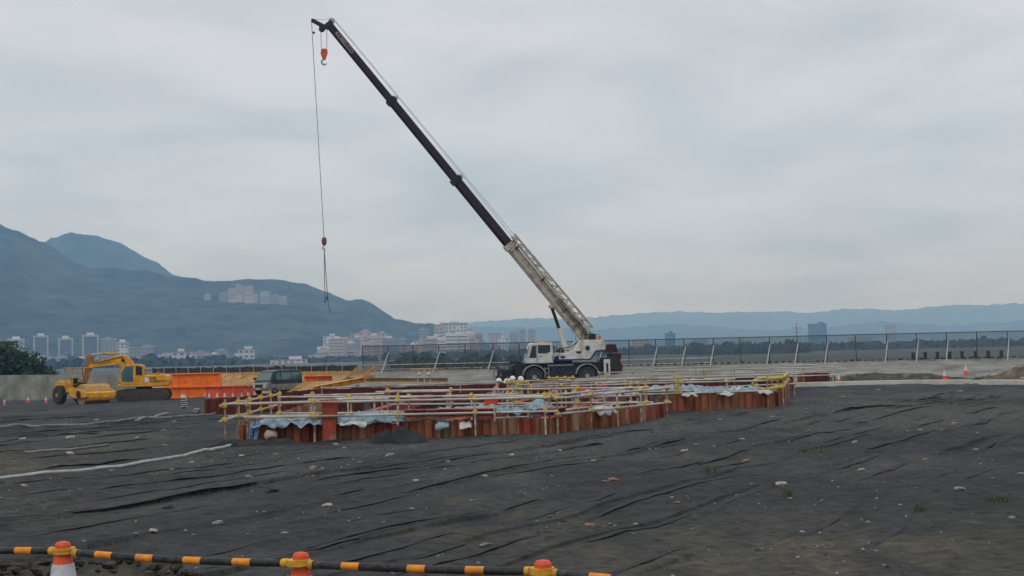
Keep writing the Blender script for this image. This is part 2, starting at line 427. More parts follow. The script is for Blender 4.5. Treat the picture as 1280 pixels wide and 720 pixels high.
    def noi(s, d=6, ro=.6, st_=None):
        n = N(t, 'ShaderNodeTexNoise'); n.inputs['Scale'].default_value = s; n.inputs['Detail'].default_value = d; n.inputs['Roughness'].default_value = ro
        if st_:
            mm = N(t, 'ShaderNodeMapping'); mm.inputs['Scale'].default_value = st_; mm.inputs['Rotation'].default_value = (0, 0, R(-62)); t.links.new(geo.outputs['Position'], mm.inputs[0]); t.links.new(mm.outputs[0], n.inputs['Vector'])
        else: t.links.new(geo.outputs['Position'], n.inputs['Vector'])
        return n
    def mixc(f, a_, b_):
        x_ = N(t, 'ShaderNodeMix', data_type='RGBA')
        if hasattr(f, 'links') or hasattr(f, 'is_linked'): t.links.new(f, x_.inputs[0])
        else: x_.inputs[0].default_value = f
        for s_, v_ in ((6, a_), (7, b_)):
            if isinstance(v_, tuple): x_.inputs[s_].default_value = (*v_, 1)
            else: t.links.new(v_, x_.inputs[s_])
        return x_.outputs[2]
    nA = noi(1.1, 8, .65); rA = ramp(t, [(.35, (.029, .030, .032)), (.62, (.054, .055, .056))]); t.links.new(nA.outputs['Fac'], rA.inputs[0])
    c = mixc(sp.outputs[0], rA.outputs[0], (.082, .080, .072))
    nB = noi(3.0, 8, .7); rB = ramp(t, [(.35, (.074, .066, .048)), (.65, (.125, .112, .082))]); t.links.new(nB.outputs['Fac'], rB.inputs[0])
    c = mixc(sp.outputs[1], c, rB.outputs[0])
    # fine pale grit
    nG = noi(26, 4, .6); rG = ramp(t, [(.66, (0, 0, 0)), (.74, (1, 1, 1))]); t.links.new(nG.outputs['Fac'], rG.inputs[0])
    gm = N(t, 'ShaderNodeMath', operation='MULTIPLY'); gm.inputs[1].default_value = .3; t.links.new(rG.outputs[0], gm.inputs[0])
    c = mixc(gm.outputs[0], c, (.2, .19, .17))
    # drag streaks along the strips
    nS = noi(1.0, 6, .6, (1.4, .16, 1)); rS = ramp(t, [(.42, (0, 0, 0)), (.7, (1, 1, 1))]); t.links.new(nS.outputs['Fac'], rS.inputs[0])
    sm = N(t, 'ShaderNodeMath', operation='MULTIPLY'); sm.inputs[1].default_value = .45; t.links.new(rS.outputs[0], sm.inputs[0])
    c = mixc(sm.outputs[0], c, (.030, .031, .032))
    hm = N(t, 'ShaderNodeMath', operation='MULTIPLY'); hm.inputs[1].default_value = .8; t.links.new(sp.outputs[2], hm.inputs[0])
    c = mixc(hm.outputs[0], c, (.013, .013, .014))  # seam crease shade darkened into the base colour
    # land beyond the levee
    nF = noi(.012, 6, .6); rF = ramp(t, [(.35, (.06, .075, .055)), (.55, (.11, .115, .09)), (.7, (.17, .165, .14))]); t.links.new(nF.outputs['Fac'], rF.inputs[0])
    c = mixc(at.outputs['Alpha'], c, rF.outputs[0])
    t.links.new(c, p.inputs['Base Color'])
    nD = noi(5.0, 9, .75); rD = ramp(t, [(.38, (.35, .35, .36)), (.5, (1, 1, 1)), (.64, (1.45, 1.43, 1.38))]); t.links.new(nD.outputs['Fac'], rD.inputs[0])
    mD = N(t, 'ShaderNodeMix', data_type='RGBA', blend_type='MULTIPLY'); mD.inputs[0].default_value = .75; t.links.new(c, mD.inputs[6]); t.links.new(rD.outputs[0], mD.inputs[7])
    t.links.new(mD.outputs[2], p.inputs['Base Color'])
    nb = noi(7, 10, .78); bp = N(t, 'ShaderNodeBump'); bp.inputs['Strength'].default_value = .9; bp.inputs['Distance'].default_value = .05
    t.links.new(nb.outputs['Fac'], bp.inputs['Height']); t.links.new(bp.outputs[0], p.inputs['Normal'])
    me.materials.append(m)
build_ground()
def gz(x, y):
    """ground height with its folds, for setting things down"""
    X = np.array([[x]], float); Y = np.array([[y]], float)
    r = math.hypot(x, y); z = zg(x, y)
    fab = float(sstep(10.5, 13, r) * (1 - sstep(75, 92, r)))
    h, _ = seams(X, Y)
    und = .075 * fbm(X * .33, Y * .33, 4) + .05 * fbm((.885 * X - .466 * Y) * 1.4, (.466 * X + .885 * Y) * .45, 3)
    return z + fab * float((h + und)[0, 0]) + float(sstep(60, 75, r)) * .1 * float(fbm(X * .5, Y * .5, 4)[0, 0])

# folded fabric hems: thin rolled edges lying along the seams
def build_folds():
    ground = bpy.data.objects['ground']; r = random.Random(23)
    fm = mat('fabric_hem', (.028, .029, .031), (.046, .047, .048), 3, .95, 0, .4, 30)
    n = 0
    for per, sid, wk in ((2.35, 3, 1.), (1.31, 9, .6), (.93, 17, .38)):
        for k in range(-40, 40):
            v = r.uniform(6, 12)
            while v < 62:
                L = r.uniform(1.2, 6.5) * (.6 + v / 40); gap = r.uniform(.3, 4.5) * (.5 + v / 40)
                a_n = .18 + 1.5 * float(vnoise(np.array((v + L / 2) * .16 + k * 5.3), np.array(k * 2.7 + sid)))
                u0 = k * per + r.uniform(-.15, .15) * per
                if a_n > .12 and n < 295:
                    st = max(6, int(L / .14)); secs = []; ok = True; c0 = None
                    for i in range(st + 1):
                        vv = v + L * i / st; u = u0
                        for _ in range(6):
                            u = u0 - (.55 * float(fbm(np.array(vv * .11), np.array(u * .05), 2)) + .22 * float(vnoise(np.array(vv * .5), np.array(u * .3))) + .06 * float(vnoise(np.array(vv * 1.7), np.array(u))))
                        x, y = .885 * u + .466 * vv, -.466 * u + .885 * vv
                        rr = math.hypot(x, y)
                        if rr < 12.3 or rr > 66 or abs(math.degrees(math.atan2(x, y))) > 25 or inside(np.array([[x]]), np.array([[y]]), PITX)[0, 0]: ok = False; break
                        e = min(1, 4 * i / st, 4 * (st - i) / st) * (.45 + .9 * abs(float(vnoise(np.array(vv * 1.3), np.array(k * 3.1))))) * wk * (.52 + rr / 55)
                        z = gz(x, y); P = Vector((x, y, z))
                        if c0 is None: c0 = P.copy()
                        N_ = Vector((.885, -.466, 0)); P -= c0
                        secs.append([P - N_ * .16 * (.4 + e) + Vector((0, 0, -.012)), P - N_ * .03 + Vector((0, 0, .050 * e)), P + N_ * .035 * (.5 + e) + Vector((0, 0, .062 * e)), P + N_ * (.05 + .05 * e) + Vector((0, 0, .040 * e)), P + N_ * .015 + Vector((0, 0, -.015))])
                    if ok and len(secs) > 3:
                        mb = MB(); mb.loft(secs); o = mb.build('fabric_fold', fm, ground, smooth=False); o.location = c0; n += 1
                v += L + gap
# ------------------------------------------------------------------ levee with its slope
PITX = [p + Vector((p.x - 1, p.y - 55, 0)).normalized() * .9 for p in PIT]
build_folds()
def build_levee():
    xs = np.concatenate([np.arange(-400, -60, 6), np.arange(-60, 70, .8), np.arange(70, 400, 6)])
    pts = []
    TOP = .8
    for i, x in enumerate(xs):
        y = float(levee_y(x)); e = .5
        t = Vector((2 * e, float(levee_y(x + e)) - float(levee_y(x - e)), 0)).normalized(); n = Vector((t.y, -t.x, 0))   # towards the camera
        run = float(np.interp(x, [-34, -29, -20, -5, 6, 20], [.35, 2, 5, 6, 8, 9.5]))
        wall = 1 if x < -31 else 0
        base = Vector((x, y, 0))
        fz = zg(x + n.x * run, y + n.y * run) - .25
        prof = []
        for k in range(9):
            f = k / 8
            q = base + n * run * (1 - f)
            zz = fz + (TOP - fz) * (f ** (.8))
            b_ = .16 * float(fbm(np.array(x * .35), np.array(f * 4.), 4)) * (0 if wall or k == 8 else 1)
            prof.append(Vector((q.x, q.y, zz + b_)))
        prof += [base - n * .02 + Vector((0, 0, TOP + .1)), base - n * .4 + Vector((0, 0, TOP + .1)), base - n * .42 + Vector((0, 0, TOP)), base - n * 5 + Vector((0, 0, TOP - .02)), base - n * 9 + Vector((0, 0, -3.4))]
        pts.append(prof)
    mb = MB(); n = len(pts[0])
    for p in pts: mb.v += [tuple(v) for v in p]
    for i in range(len(pts) - 1):
        for k in range(n - 1):
            mb.f.append((i * n + k, (i + 1) * n + k, (i + 1) * n + k + 1, i * n + k + 1)); mb.m.append(0)
    m = bpy.data.materials.new('levee_concrete'); m.use_nodes = True; t = m.node_tree; p = t.nodes['Principled BSDF']
    p.inputs['Roughness'].default_value = .95; p.inputs['Specular IOR Level'].default_value = .2
    geo = N(t, 'ShaderNodeNewGeometry')
    n1_ = N(t, 'ShaderNodeTexNoise'); n1_.inputs['Scale'].default_value = .55; n1_.inputs['Detail'].default_value = 8; n1_.inputs['Roughness'].default_value = .65
    t.links.new(geo.outputs['Position'], n1_.inputs['Vector'])
    rc = ramp(t, [(.32, (.13, .125, .105)), (.5, (.22, .215, .19)), (.68, (.31, .30, .265))]); t.links.new(n1_.outputs['Fac'], rc.inputs[0])
    # stretch of slope plastered with ochre clay
    n2_ = N(t, 'ShaderNodeTexNoise'); n2_.inputs['Scale'].default_value = 1.6; n2_.inputs['Detail'].default_value = 6; t.links.new(geo.outputs['Position'], n2_.inputs['Vector'])
    ro = ramp(t, [(.35, (.30, .17, .05)), (.5, (.38, .22, .08)), (.66, (.44, .30, .17))]); t.links.new(n2_.outputs['Fac'], ro.inputs[0])
    sx_ = N(t, 'ShaderNodeSeparateXYZ'); t.links.new(geo.outputs['Position'], sx_.inputs[0])
    wob = N(t, 'ShaderNodeMath', operation='MULTIPLY_ADD'); wob.inputs[1].default_value = 9; t.links.new(n1_.outputs['Fac'], wob.inputs[0]); t.links.new(sx_.outputs[0], wob.inputs[2])
    mr = ramp(t, [(0, (0, 0, 0)), (.2, (0, 0, 0)), (.24, (1, 1, 1)), (.60, (1, 1, 1)), (.68, (0, 0, 0))])
    mm = N(t, 'ShaderNodeMapRange'); mm.inputs[1].default_value = -34; mm.inputs[2].default_value = 6; t.links.new(wob.outputs[0], mm.inputs[0]); t.links.new(mm.outputs[0], mr.inputs[0])
    mx = N(t, 'ShaderNodeMix', data_type='RGBA'); t.links.new(mr.outputs[0], mx.inputs[0]); t.links.new(rc.outputs[0], mx.inputs[6]); t.links.new(ro.outputs[0], mx.inputs[7])
    t.links.new(mx.outputs[2], p.inputs['Base Color'])
    bp = N(t, 'ShaderNodeBump'); bp.inputs['Strength'].default_value = .5; bp.inputs['Distance'].default_value = .15; t.links.new(n2_.outputs['Fac'], bp.inputs['Height']); t.links.new(bp.outputs[0], p.inputs['Normal'])
    o = mb.build('levee', m); tag(o, 'pale concrete levee slope along the back of the site', kind='structure')
build_levee()

# ------------------------------------------------------------------ hills
def hills(name, prof, Rd, foot, label, cols, rough=1., nx=620, nr=70, seed=0, bump=60):
    xs = [p[0] for p in prof]; ys = [p[1] for p in prof]
    px = np.linspace(xs[0], xs[-1], nx)
    co = np.zeros((nr, nx, 3))
    for j, q in enumerate(px):
        yy = float(np.interp(q, xs, ys)) 
        top = W(q, yy, Rd); d = Vector((top.x, top.y, 0)); L = d.length; d.normalize()
        H = top.z + 3.5
        for i in range(nr):
            f = i / (nr - 1)                                   # 0 foot .. 0.78 crest .. 1 behind
            r = L - foot + foot * f / .78
            if f <= .78:
                g = f / .78; hh = g ** .9 * (1 - .10 * math.sin(math.pi * g))
            else: hh = 1 - ((f - .78) / .22) ** 1.5 * .6
            co[i, j] = (d.x * r, d.y * r, hh * H)
    X, Y = co[..., 0], co[..., 1]
    rel = np.clip(co[..., 2] / (co[..., 2].max() + 1e-6), 0, 1)
    g = np.linspace(0, 1, nr)[:, None]
    damp = np.where(g < .74, 1, np.clip((np.abs(g - .78) / .05), .12, 1))
    gully = np.abs(fbm(X * .0021 + seed, Y * .0021, 5))
    co[..., 2] += (-gully * bump * 1.6 * rel + bump * .3 * fbm(X * .006, Y * .006, 3) * rel) * damp
    co[..., 2] += 9.0 * rough * fbm(X * .03 + seed, Y * .03, 3) * np.clip(rel * 6, 0, 1)
    co[..., 2] -= 4
    me = bpy.data.meshes.new(name)
    idx = np.arange(nr * nx).reshape(nr, nx)
    q = np.stack([idx[:-1, :-1], idx[:-1, 1:], idx[1:, 1:], idx[1:, :-1]], -1).reshape(-1, 4)
    me.from_pydata(co.reshape(-1, 3).tolist(), [], q.tolist()); me.polygons.foreach_set('use_smooth', [True] * len(me.polygons))
    me.materials.append(mat(name + '_forest', cols[0], cols[1], .022, .95, 0, 1., .045, .42, .60, world=True, c3=cols[2], s3=.005, bdist=14))
    o = bpy.data.objects.new(name, me); COL.objects.link(o); tag(o, label, kind='structure')
FOR = ((.008, .020, .022), (.034, .055, .048), (.055, .075, .065))
hills('wooded_mountain', [(-420, 330), (-250, 300), (-120, 268), (-40, 268), (0, 278), (20, 286), (40, 297), (60, 308), (85, 320), (115, 331), (150, 336), (190, 339), (222, 342), (255, 346), (290, 347), (320, 346), (345, 347), (370, 350), (390, 356), (410, 365), (432, 373), (452, 375), (470, 384), (492, 398), (515, 403), (540, 405), (570, 411), (620, 432), (660, 446)],
      2600, 900, 'forested mountain rising behind the city', FOR, 1.0, seed=2)
hills('rounded_hill', [(-60, 330), (20, 318), (52, 302), (62, 296), (80, 292), (100, 291), (115, 292), (130, 297), (150, 301), (165, 309), (180, 319), (197, 327), (213, 339), (240, 350), (300, 362), (360, 400)],
      3600, 700, 'rounded wooded hilltop behind the mountain shoulder', FOR, 1.0, nx=240, seed=5)
hills('far_ridge', [(430, 412), (500, 406), (560, 405), (600, 402), (625, 401), (660, 397), (700, 399), (760, 395), (800, 391), (850, 389), (900, 391), (960, 389), (1010, 390), (1060, 386), (1120, 387), (1180, 382), (1230, 381), (1280, 378), (1400, 374), (1520, 380)],
      8500, 1600, 'low hazy ridge along the horizon', FOR, 1.6, seed=9, bump=40)
hills('low_hills', [(440, 425), (520, 414), (600, 409), (680, 409), (760, 411), (820, 405), (880, 407), (960, 413), (1040, 408), (1100, 401), (1180, 406), (1240, 404), (1300, 399), (1420, 402)],
      6000, 900, 'low hills in front of the far ridge', FOR, 1.0, seed=14, bump=25)

# ------------------------------------------------------------------ far city
BW = mat('city_white', (.62, .62, .62), (.5, .5, .5), .05, .9); BB = mat('city_beige', (.48, .40, .36), (.4, .33, .29), .05, .9)
HB = mat('hillside_pale', (.42, .42, .41), (.3, .31, .31), .05, .9)
BP = mat('city_pink', (.48, .39, .37), (.4, .32, .30), .05, .9); BG = mat('city_grey', (.27, .28, .31), (.2, .21, .24), .05, .9)
BK = mat('city_slate', (.10, .12, .18), (.07, .09, .14), .05, .7); BT = mat('city_blue', (.10, .26, .40), (.07, .2, .33), .05, .6)
WIN = mat('city_window', (.13, .14, .16), (.2, .21, .22), .2, .3)
def building(x0, x1, yt, D, m, label, style='block', dz=.7, name='apartment_building'):
    D = min(D, 1620) if x0 < 560 else D
    a = W(x0, yt, D); b = W(x1, yt, D)
    w = (b - a).length; H = (a.z + b.z) / 2 + 3.0; dp = max(w * dz, 10)
    c = (a + b) / 2; yaw = -math.atan2(c.x, c.y)
    o = empty(name, (c.x, c.y, -3.0), yaw, label, 'building', 'city buildings beyond the levee')
    wall = MB(); wall.box((0, dp / 2, H / 2), (w, dp, H)); wall.build('wall', m, o)
    fl = max(3, int(H / 3.4)); n = max(3, int(w / 4.2)); wb = MB()
    if style == 'frame':
        fr = MB(); t = w * .11
        fr.box((-w / 2 + t / 2, -.6, H / 2), (t, 1.2, H)); fr.box((w / 2 - t / 2, -.6, H / 2), (t, 1.2, H)); fr.box((0, -.6, H - t * .5 + .3), (w - 2 * t - .1, 1.2, t)); fr.build('portal_frame', HB, o)
        pent = MB(); pent.box((0, dp / 2, H + 1.6), (w * .45, dp * .4, 3.2)); pent.build('penthouse', BW, o)
    elif style == 'step':
        s1 = MB(); s1.box((w * .12, dp / 2, H + H * .12), (w * .5, dp * .7, H * .24)); s1.build('upper_storeys', m, o)
        s2 = MB(); s2.box((-w * .62, dp / 2, H * .38), (w * .24, dp * .8, H * .76)); s2.build('side_wing', m, o)
    elif style == 'dome':
        d = MB(); pr = [(-w * .22, H + .05)]
        for k in range(9): pr.append((-w * .2 + w * .4 * k / 8, H + w * .11 * math.sin(math.pi * k / 8) + .3))
        pr.append((w * .22, H + .05)); d.prism(pr, 2, dp - 2); d.build('curved_roof', BP, o)
    else:
        p = MB(); p.box((w * random.uniform(-.2, .2), dp / 2, H + 1.3), (w * .35, dp * .5, 2.6)); p.build('stair_tower', m, o)
    for i in range(fl):
        for k in range(n):
            if random.random() < .12: continue
            wb.box((-w / 2 + w * (k + .5) / n, -.12, H * (i + .55) / fl), (w / n * .55, .3, H / fl * .5))
    wg = wb.build('window_grid', WIN, o); wg['kind'] = 'stuff'
    pr = MB(); pr.box((0, dp / 2, H + .25), (w + 1.0, dp + 1.0, .5)); pr.build('roof_edge', BG if m is not BG else BW, o)
    return o
for a in [
    (10, 30, 424, 1900, BG, 'hazy grey tower behind the dark tree at the left edge', 'frame'),
    (42, 60, 420, 1700, BK, 'slate tower with white portal frame, leftmost of the framed towers', 'frame'),
    (73, 91, 423, 1700, BK, 'slate tower with white portal frame, lowest of the three framed towers', 'frame'),
    (103, 123, 419, 1700, BK, 'slate tower with white portal frame just left of the yellow digger boom', 'frame'),
    (126, 146, 424, 1900, BG, 'grey tower seen directly above the yellow digger boom', 'block'),
    (145, 161, 428, 1500, BW, 'white tower rising behind the yellow digger cab', 'frame'),
    (162, 192, 434, 1500, BG, 'grey slab block right of the white tower behind the digger', 'block'),
    (60, 84, 447, 1300, BG, 'low grey block at the foot of the framed towers', 'block'),
    (93, 116, 448, 1200, BG, 'low pale block behind the yellow road roller', 'block'),
    (215, 239, 440, 1100, BW, 'pale green white block above the orange steel box', 'block'),
    (246, 264, 444, 1300, BG, 'low grey block between the pale block and the white stepped block', 'block'),
    (268, 284, 438, 1500, BG, 'small hazy grey block left of the white stepped block', 'block'),
    (298, 318, 437, 1200, BW, 'white stepped block standing behind the van', 'step'),
    (338, 384, 450, 1000, BW, 'long low white shed at the foot of the mountain', 'block'),
    (404, 424, 420, 1600, BW, 'white block at the left end of the pink beige complex', 'block'),
    (422, 446, 424, 1650, BB, 'beige block in the pink complex beside the white block', 'block'),
    (438, 474, 416, 1800, BP, 'wide pink beige block with curved roof', 'dome'),
    (470, 488, 417, 1750, BP, 'pink block at the right end of the curved roof complex', 'block'),
    (496, 508, 424, 1700, BG, 'narrow grey tower right of the pink complex', 'block'),
    (516, 544, 426, 1400, BW, 'white block with dark rooftop seen above the timber trestle', 'block'),
    (524, 536, 412, 1900, BG, 'slim grey tower rising behind the white block', 'block'),
    (543, 559, 406, 1900, BB, 'beige tower left of the tallest white tower', 'block'),
    (556, 584, 404, 1800, BW, 'tallest white tower block of the central city', 'block'),
    (574, 590, 412, 1900, BB, 'beige tower directly right of the tallest white block', 'block'),
    (611, 626, 417, 2000, BP, 'pale pink block left of the crane cab', 'block'),
    (622, 636, 423, 1800, BW, 'low white block left of the crane cab', 'block'),
    (637, 648, 416, 2100, BG, 'grey twin tower nearer the pink block', 'block'),
    (649, 657, 412, 2200, BG, 'thin hazy tower just left of the boom cylinder', 'block'),
    (660, 669, 412, 2200, BG, 'thin hazy tower between the crane cab roof and the boom', 'block'),
    (831, 844, 417, 1500, BT, 'blue tank like tower with white top behind the fence', 'block'),
    (1010, 1033, 405, 1800, BT, 'tall hazy blue glass tower beyond the fence', 'block'),
    (866, 884, 424, 2300, BG, 'low hazy block behind the fence right of the blue tower', 'block'),
    (790, 812, 425, 1900, BB, 'low beige block beyond the fence right of the crane', 'block'),
    (912, 940, 426, 2100, BG, 'wide hazy block behind the fence near the utility pole', 'block'),
    (1060, 1090, 421, 2600, BG, 'wide hazy grey block right of the blue glass tower', 'block'),
    (1106, 1120, 406, 3000, BG, 'faint grey tower right of the blue glass tower', 'block'),
    (1150, 1176, 426, 1500, BW, 'low white shed beyond the right part of the fence', 'block'),
    (1196, 1216, 424, 1700, BW, 'low white shed with pale roof beyond the rightmost fence bays', 'block'),
]:
    building(*a)
for (x0, x1, yt, yb, lab) in [(255, 264, 368, 371, 'small white house alone on the forested slope'), (274, 284, 366, 374, 'hillside block at the left end of the slope cluster'), (285, 296, 361, 374, 'second hillside block from the left of the slope cluster'), (295, 304, 356, 374, 'tallest pale hillside block of the slope cluster'),
    (305, 317, 358, 375, 'pale hillside block right of the tallest one'), (317, 323, 368, 376, 'narrow hillside block in the dip of the slope cluster'), (325, 338, 365, 376, 'bright hillside block right of the dip in the cluster'), (338, 349, 369, 377, 'low hillside block second from the right'), (348, 359, 371, 377, 'low hillside block at the right end of the slope cluster')]:
    # standing on the slope: base follows the sight line down to the hillside
    D = 2330; a = W(x0, yt, D); b = W(x1, yt, D); c = W((x0 + x1) / 2, yb + 14, D)
    o = empty('hillside_building', (c.x, c.y, c.z), -math.atan2(c.x, c.y), lab, 'building', 'white buildings on the mountain slope')
    w = (b - a).length; H = a.z - c.z
    mb = MB(); mb.box((0, 10, H / 2), (w, 20, H)); mb.build('wall', random.choice((BB, BG, HB)), o)
    mb = MB(); mb.box((random.uniform(-.2, .2) * w, 10, H + 1), (w * .4, 12, 2)); mb.build('rooftop', BG, o)
    mb = MB()
    for k in range(4): mb.box((0, -.1, H - 3 - k * 4), (w * .9, .4, 1.5))
    mb.build('window_grid', WIN, o)['kind'] = 'stuff'

rh = random.Random(41)
for i in range(74):
    px = rh.choice((rh.uniform(150, 300), rh.uniform(395, 500), rh.uniform(395, 690), rh.uniform(10, 130), rh.uniform(760, 1280))); hh = rh.uniform(6, 13) if px < 700 else rh.uniform(4, 8); D = rh.uniform(1350, 1600) if px < 700 else rh.uniform(1900, 2600); w_ = rh.uniform(9, 24); q = W(px, 440, D)
    o = empty('low_building', (q.x, q.y, -3.0), -math.atan2(q.x, q.y) + rh.uniform(-.4, .4), 'small low hazy building among the city blocks', 'building', 'low buildings of the far city')
    if i % 2: px = rh.uniform(398, 600); hh = rh.uniform(13, 27); w_ = rh.uniform(10, 20); q = W(px, 440, D); o.location = (q.x, q.y, -3)
    m_ = rh.choice((BW, BB, BB, BP, BG, BG)); a_ = MB(); a_.box((0, 0, hh / 2), (w_, 10, hh)); a_.build('wall', m_, o)
    a_ = MB(); a_.box((w_ * rh.uniform(-.2, .2), 0, hh + .9), (w_ * .35, 5, 1.8)); a_.build('rooftop_hut', rh.choice((BG, BW, BT)), o)
    a_ = MB()
    for k in range(int(hh / 3.2)): a_.box((0, -5.05, 1.8 + 3.2 * k), (w_ * .86, .2, 1.1))
    a_.build('window_row', WIN, o)['kind'] = 'stuff'
# ------------------------------------------------------------------ haze
hb = MB(); hb.box((0, 0, 0), (18600, 18600, 365))
hm_ = bpy.data.materials.new('haze_air'); hm_.use_nodes = True; t = hm_.node_tree; t.nodes.clear()
ho = N(t, 'ShaderNodeOutputMaterial'); pv = N(t, 'ShaderNodeVolumePrincipled')
pv.inputs['Color'].default_value = (.35, .62, 1.0, 1); pv.inputs['Density'].default_value = 2.6e-4; pv.inputs['Anisotropy'].default_value = .2
pv.inputs['Absorption Color'].default_value = (1, 1, 1, 1)   # scatters blue more than red, absorbs nothing
t.links.new(pv.outputs[0], ho.inputs['Volume'])
hazeo = hb.build('haze', hm_); hazeo.location = (0, 0, 365 / 2 - 8.5); hazeo['kind'] = 'stuff'

# ================================================================== the sheet pile pit
def pile_mesh(i, mats):
    """one U profile pile, 1 unit wide along X, pushed up Z from -1 to 0"""
    mb = MB(); w = .5; d = .10; t = .02
    o = [(-w, 0), (-w * .62, 0), (-w * .40, d), (w * .40, d), (w * .62, 0), (w, 0)]
    pr = o + [(x, y - t) for x, y in reversed(o)]
    n = len(pr)
    vs = [(x, y, -1) for x, y in pr] + [(x, y, 0) for x, y in pr]
    fs = [(k, (k + 1) % n, n + (k + 1) % n, n + k) for k in range(n)]
    fs += [(k, n - 2 - k + 0, n - 1 - k) if False else (k, k + 1, n - 2 - k, n - 1 - k) for k in range(5)]
    fs += [(n + k, n + k + 1, n + n - 2 - k, n + n - 1 - k) for k in range(5)]
    mb.add(vs, fs); return mb.mesh('pile', mats)
PILES = [pile_mesh(i, m) for i, m in enumerate(RUST)]; DPILES = [pile_mesh(i, m) for i, m in enumerate(DARKRUST)]
def pile_wall(a, b, pitch, top, label, kinds, cap=None, depth=1.3, outward=1, top2=None):
    """a run of interlocked piles from a to b; each pile is a part"""
    a, b = Vector(a), Vector(b); d = Vector((b.x - a.x, b.y - a.y, 0)); L = d.length; n = max(1, round(L / pitch)); rz = math.atan2(d.y, d.x)
    za = zg(a.x, a.y) + top; zb = zg(b.x, b.y) + (top if top2 is None else top2)
    root = empty('sheet_pile_wall', (a.x, a.y, za), rz, label, 'sheet pile wall', 'sheet pile walls round the pit')
    for i in range(n):
        f = (i + .5) / n
        me = random.choices(kinds[0], kinds[1])[0]
        flip = (i % 2)
        o = link('pile', me, root, (L * f, 0, (zb - za) * f + random.uniform(-.035, .02)), (0, 0, math.pi if flip else 0), (L / n, 1, depth))
        if outward < 0: pass
    return root
NK = (PILES, (5, 5, 2, 1)); DK = (DPILES, (3, 2)); MK = (PILES[:2] + DPILES, (2, 2, 2, 2))
pile_wall(PA, PC, .42, .42, 'near rusty sheet pile wall facing the camera beside the black soil heap', NK)
pile_wall(PC, PE, .42, .43, 'angled rusty sheet pile wall between the two front corners', (PILES, (5, 4, 3, 1)))
pile_wall(PE, PE2, .5, .5, 'short rusty sheet pile return at the step between the front walls', MK)
pile_wall(PE2, PF, .42, .66, 'right front rusty sheet pile wall ending under the yellow padded rail', (PILES, (5, 6, 1, 1)), top2=.57)
pile_wall(PF, PH, .6, .5, 'rusty sheet pile wall running back along the right end of the pit', MK)
pile_wall(PH, PI_, .6, .60, 'long dark maroon sheet pile wall at the back of the pit before the crane', DK, depth=1.9, top2=.76)
pile_wall(PI_, PJ, .6, .76, 'dark maroon sheet pile wall along the left end of the pit', DK, depth=1.9, top2=.58)
pile_wall(PJ, PB, .6, .6, 'short dark maroon sheet pile wall at the far left corner', DK)
pile_wall(PB, PA, .6, .45, 'brown sheet pile wall returning from the far left corner to the near corner', (PILES[1:3], (2, 2)))
pile_wall(PH + Vector((.3, .2, 0)), PH + Vector((2.2, .4, 0)), .3, .75, 'short rusty sheet pile end behind the yellow padded rail', MK)

def wtop(p): return zg(p.x, p.y)
def lerp(a, b, f): return Vector(a).lerp(Vector(b), f)
# capping and waling beams
def hbeam(name, a, b, h, w, m, label, cat='steel beam', group=None, ribs=0):
    a, b = Vector(a), Vector(b); d = b - a; L = d.length
    root = empty(name, a, 0, label, cat, group); root.rotation_euler = d.to_track_quat('X', 'Z').to_euler()
    t = .03
    mb = MB(); mb.box((L / 2, 0, h / 2 - t / 2), (L, w, t)); mb.build('top_flange', m, root)
    mb = MB(); mb.box((L / 2, 0, -h / 2 + t / 2), (L, w, t)); mb.build('bottom_flange', m, root)
    mb = MB(); mb.box((L / 2, 0, 0), (L, t, h - 2 * t - .004)); mb.build('web', m, root)
    for i in range(ribs):
        x = L * (i + .5) / ribs
        mb = MB(); mb.box((x, -w / 4 - .006, 0), (.02, w / 2 - .03, h - 2 * t - .006)); mb.build('stiffener', m, root)
    return root
def along(a, b, f, off, z):
    """point at fraction f of a wall, off metres towards the outside (camera side), z above ground"""
    d = (Vector(b) - Vector(a)); d.z = 0; n = Vector((d.y, -d.x, 0)).normalized(); p = lerp(a, b, f) + n * off
    return Vector((p.x, p.y, zg(p.x, p.y) + z))
def nf(px, a=PA, b=PC):
    """fraction along a wall line at a photo column"""
    q = G(px, 545); d0 = Vector((q.x, q.y)); e = Vector((b.x - a.x, b.y - a.y))
    # solve a + e*f = d0*t
    det = e.x * -d0.y + e.y * d0.x
    return (-(a.x) * -d0.y - (a.y) * d0.x) / det
hbeam('waling_beam', along(PA, PC, nf(506), -.05, .60), along(PA, PC, nf(621), -.05, .58), .22, .36, REDB, 'red steel beam lying along the top of the near pile wall', ribs=6)
hbeam('waling_beam', along(PC, PE, .0, -.15, .55), along(PC, PE, .13, -.2, .57), .2, .5, REDB, 'short red steel beam at the near corner of the pit', ribs=2)
for i, (f, g, lab) in enumerate([(.2, .78, 'red strut beam crossing the left third of the pit'), (.62, .52, 'red strut beam crossing the middle of the pit'), (.93, .36, 'red strut beam crossing the right of the near pit')]):
    p = along(PA, PC, f, -.35, .1); q = along(PH, PI_, g, .4, .1)
    hbeam('strut_beam', p, q, .35, .35, REDB, lab)
# vertical king pile standing higher in the near wall
kp = empty('king_pile', along(PA, PC, nf(413), .08, 0), math.atan2((PC - PA).y, (PC - PA).x), 'wide red steel column standing proud in the near pile wall', 'steel column')
mb = MB(); mb.box((0, -.14, .25), (.34, .03, 1.5)); mb.build('front_flange', REDB, kp)
mb = MB(); mb.box((0, .03, .25), (.03, .30, 1.5)); mb.build('web', REDB, kp)
mb = MB(); mb.box((0, .2, .25), (.34, .03, 1.5)); mb.build('back_flange', REDB, kp)

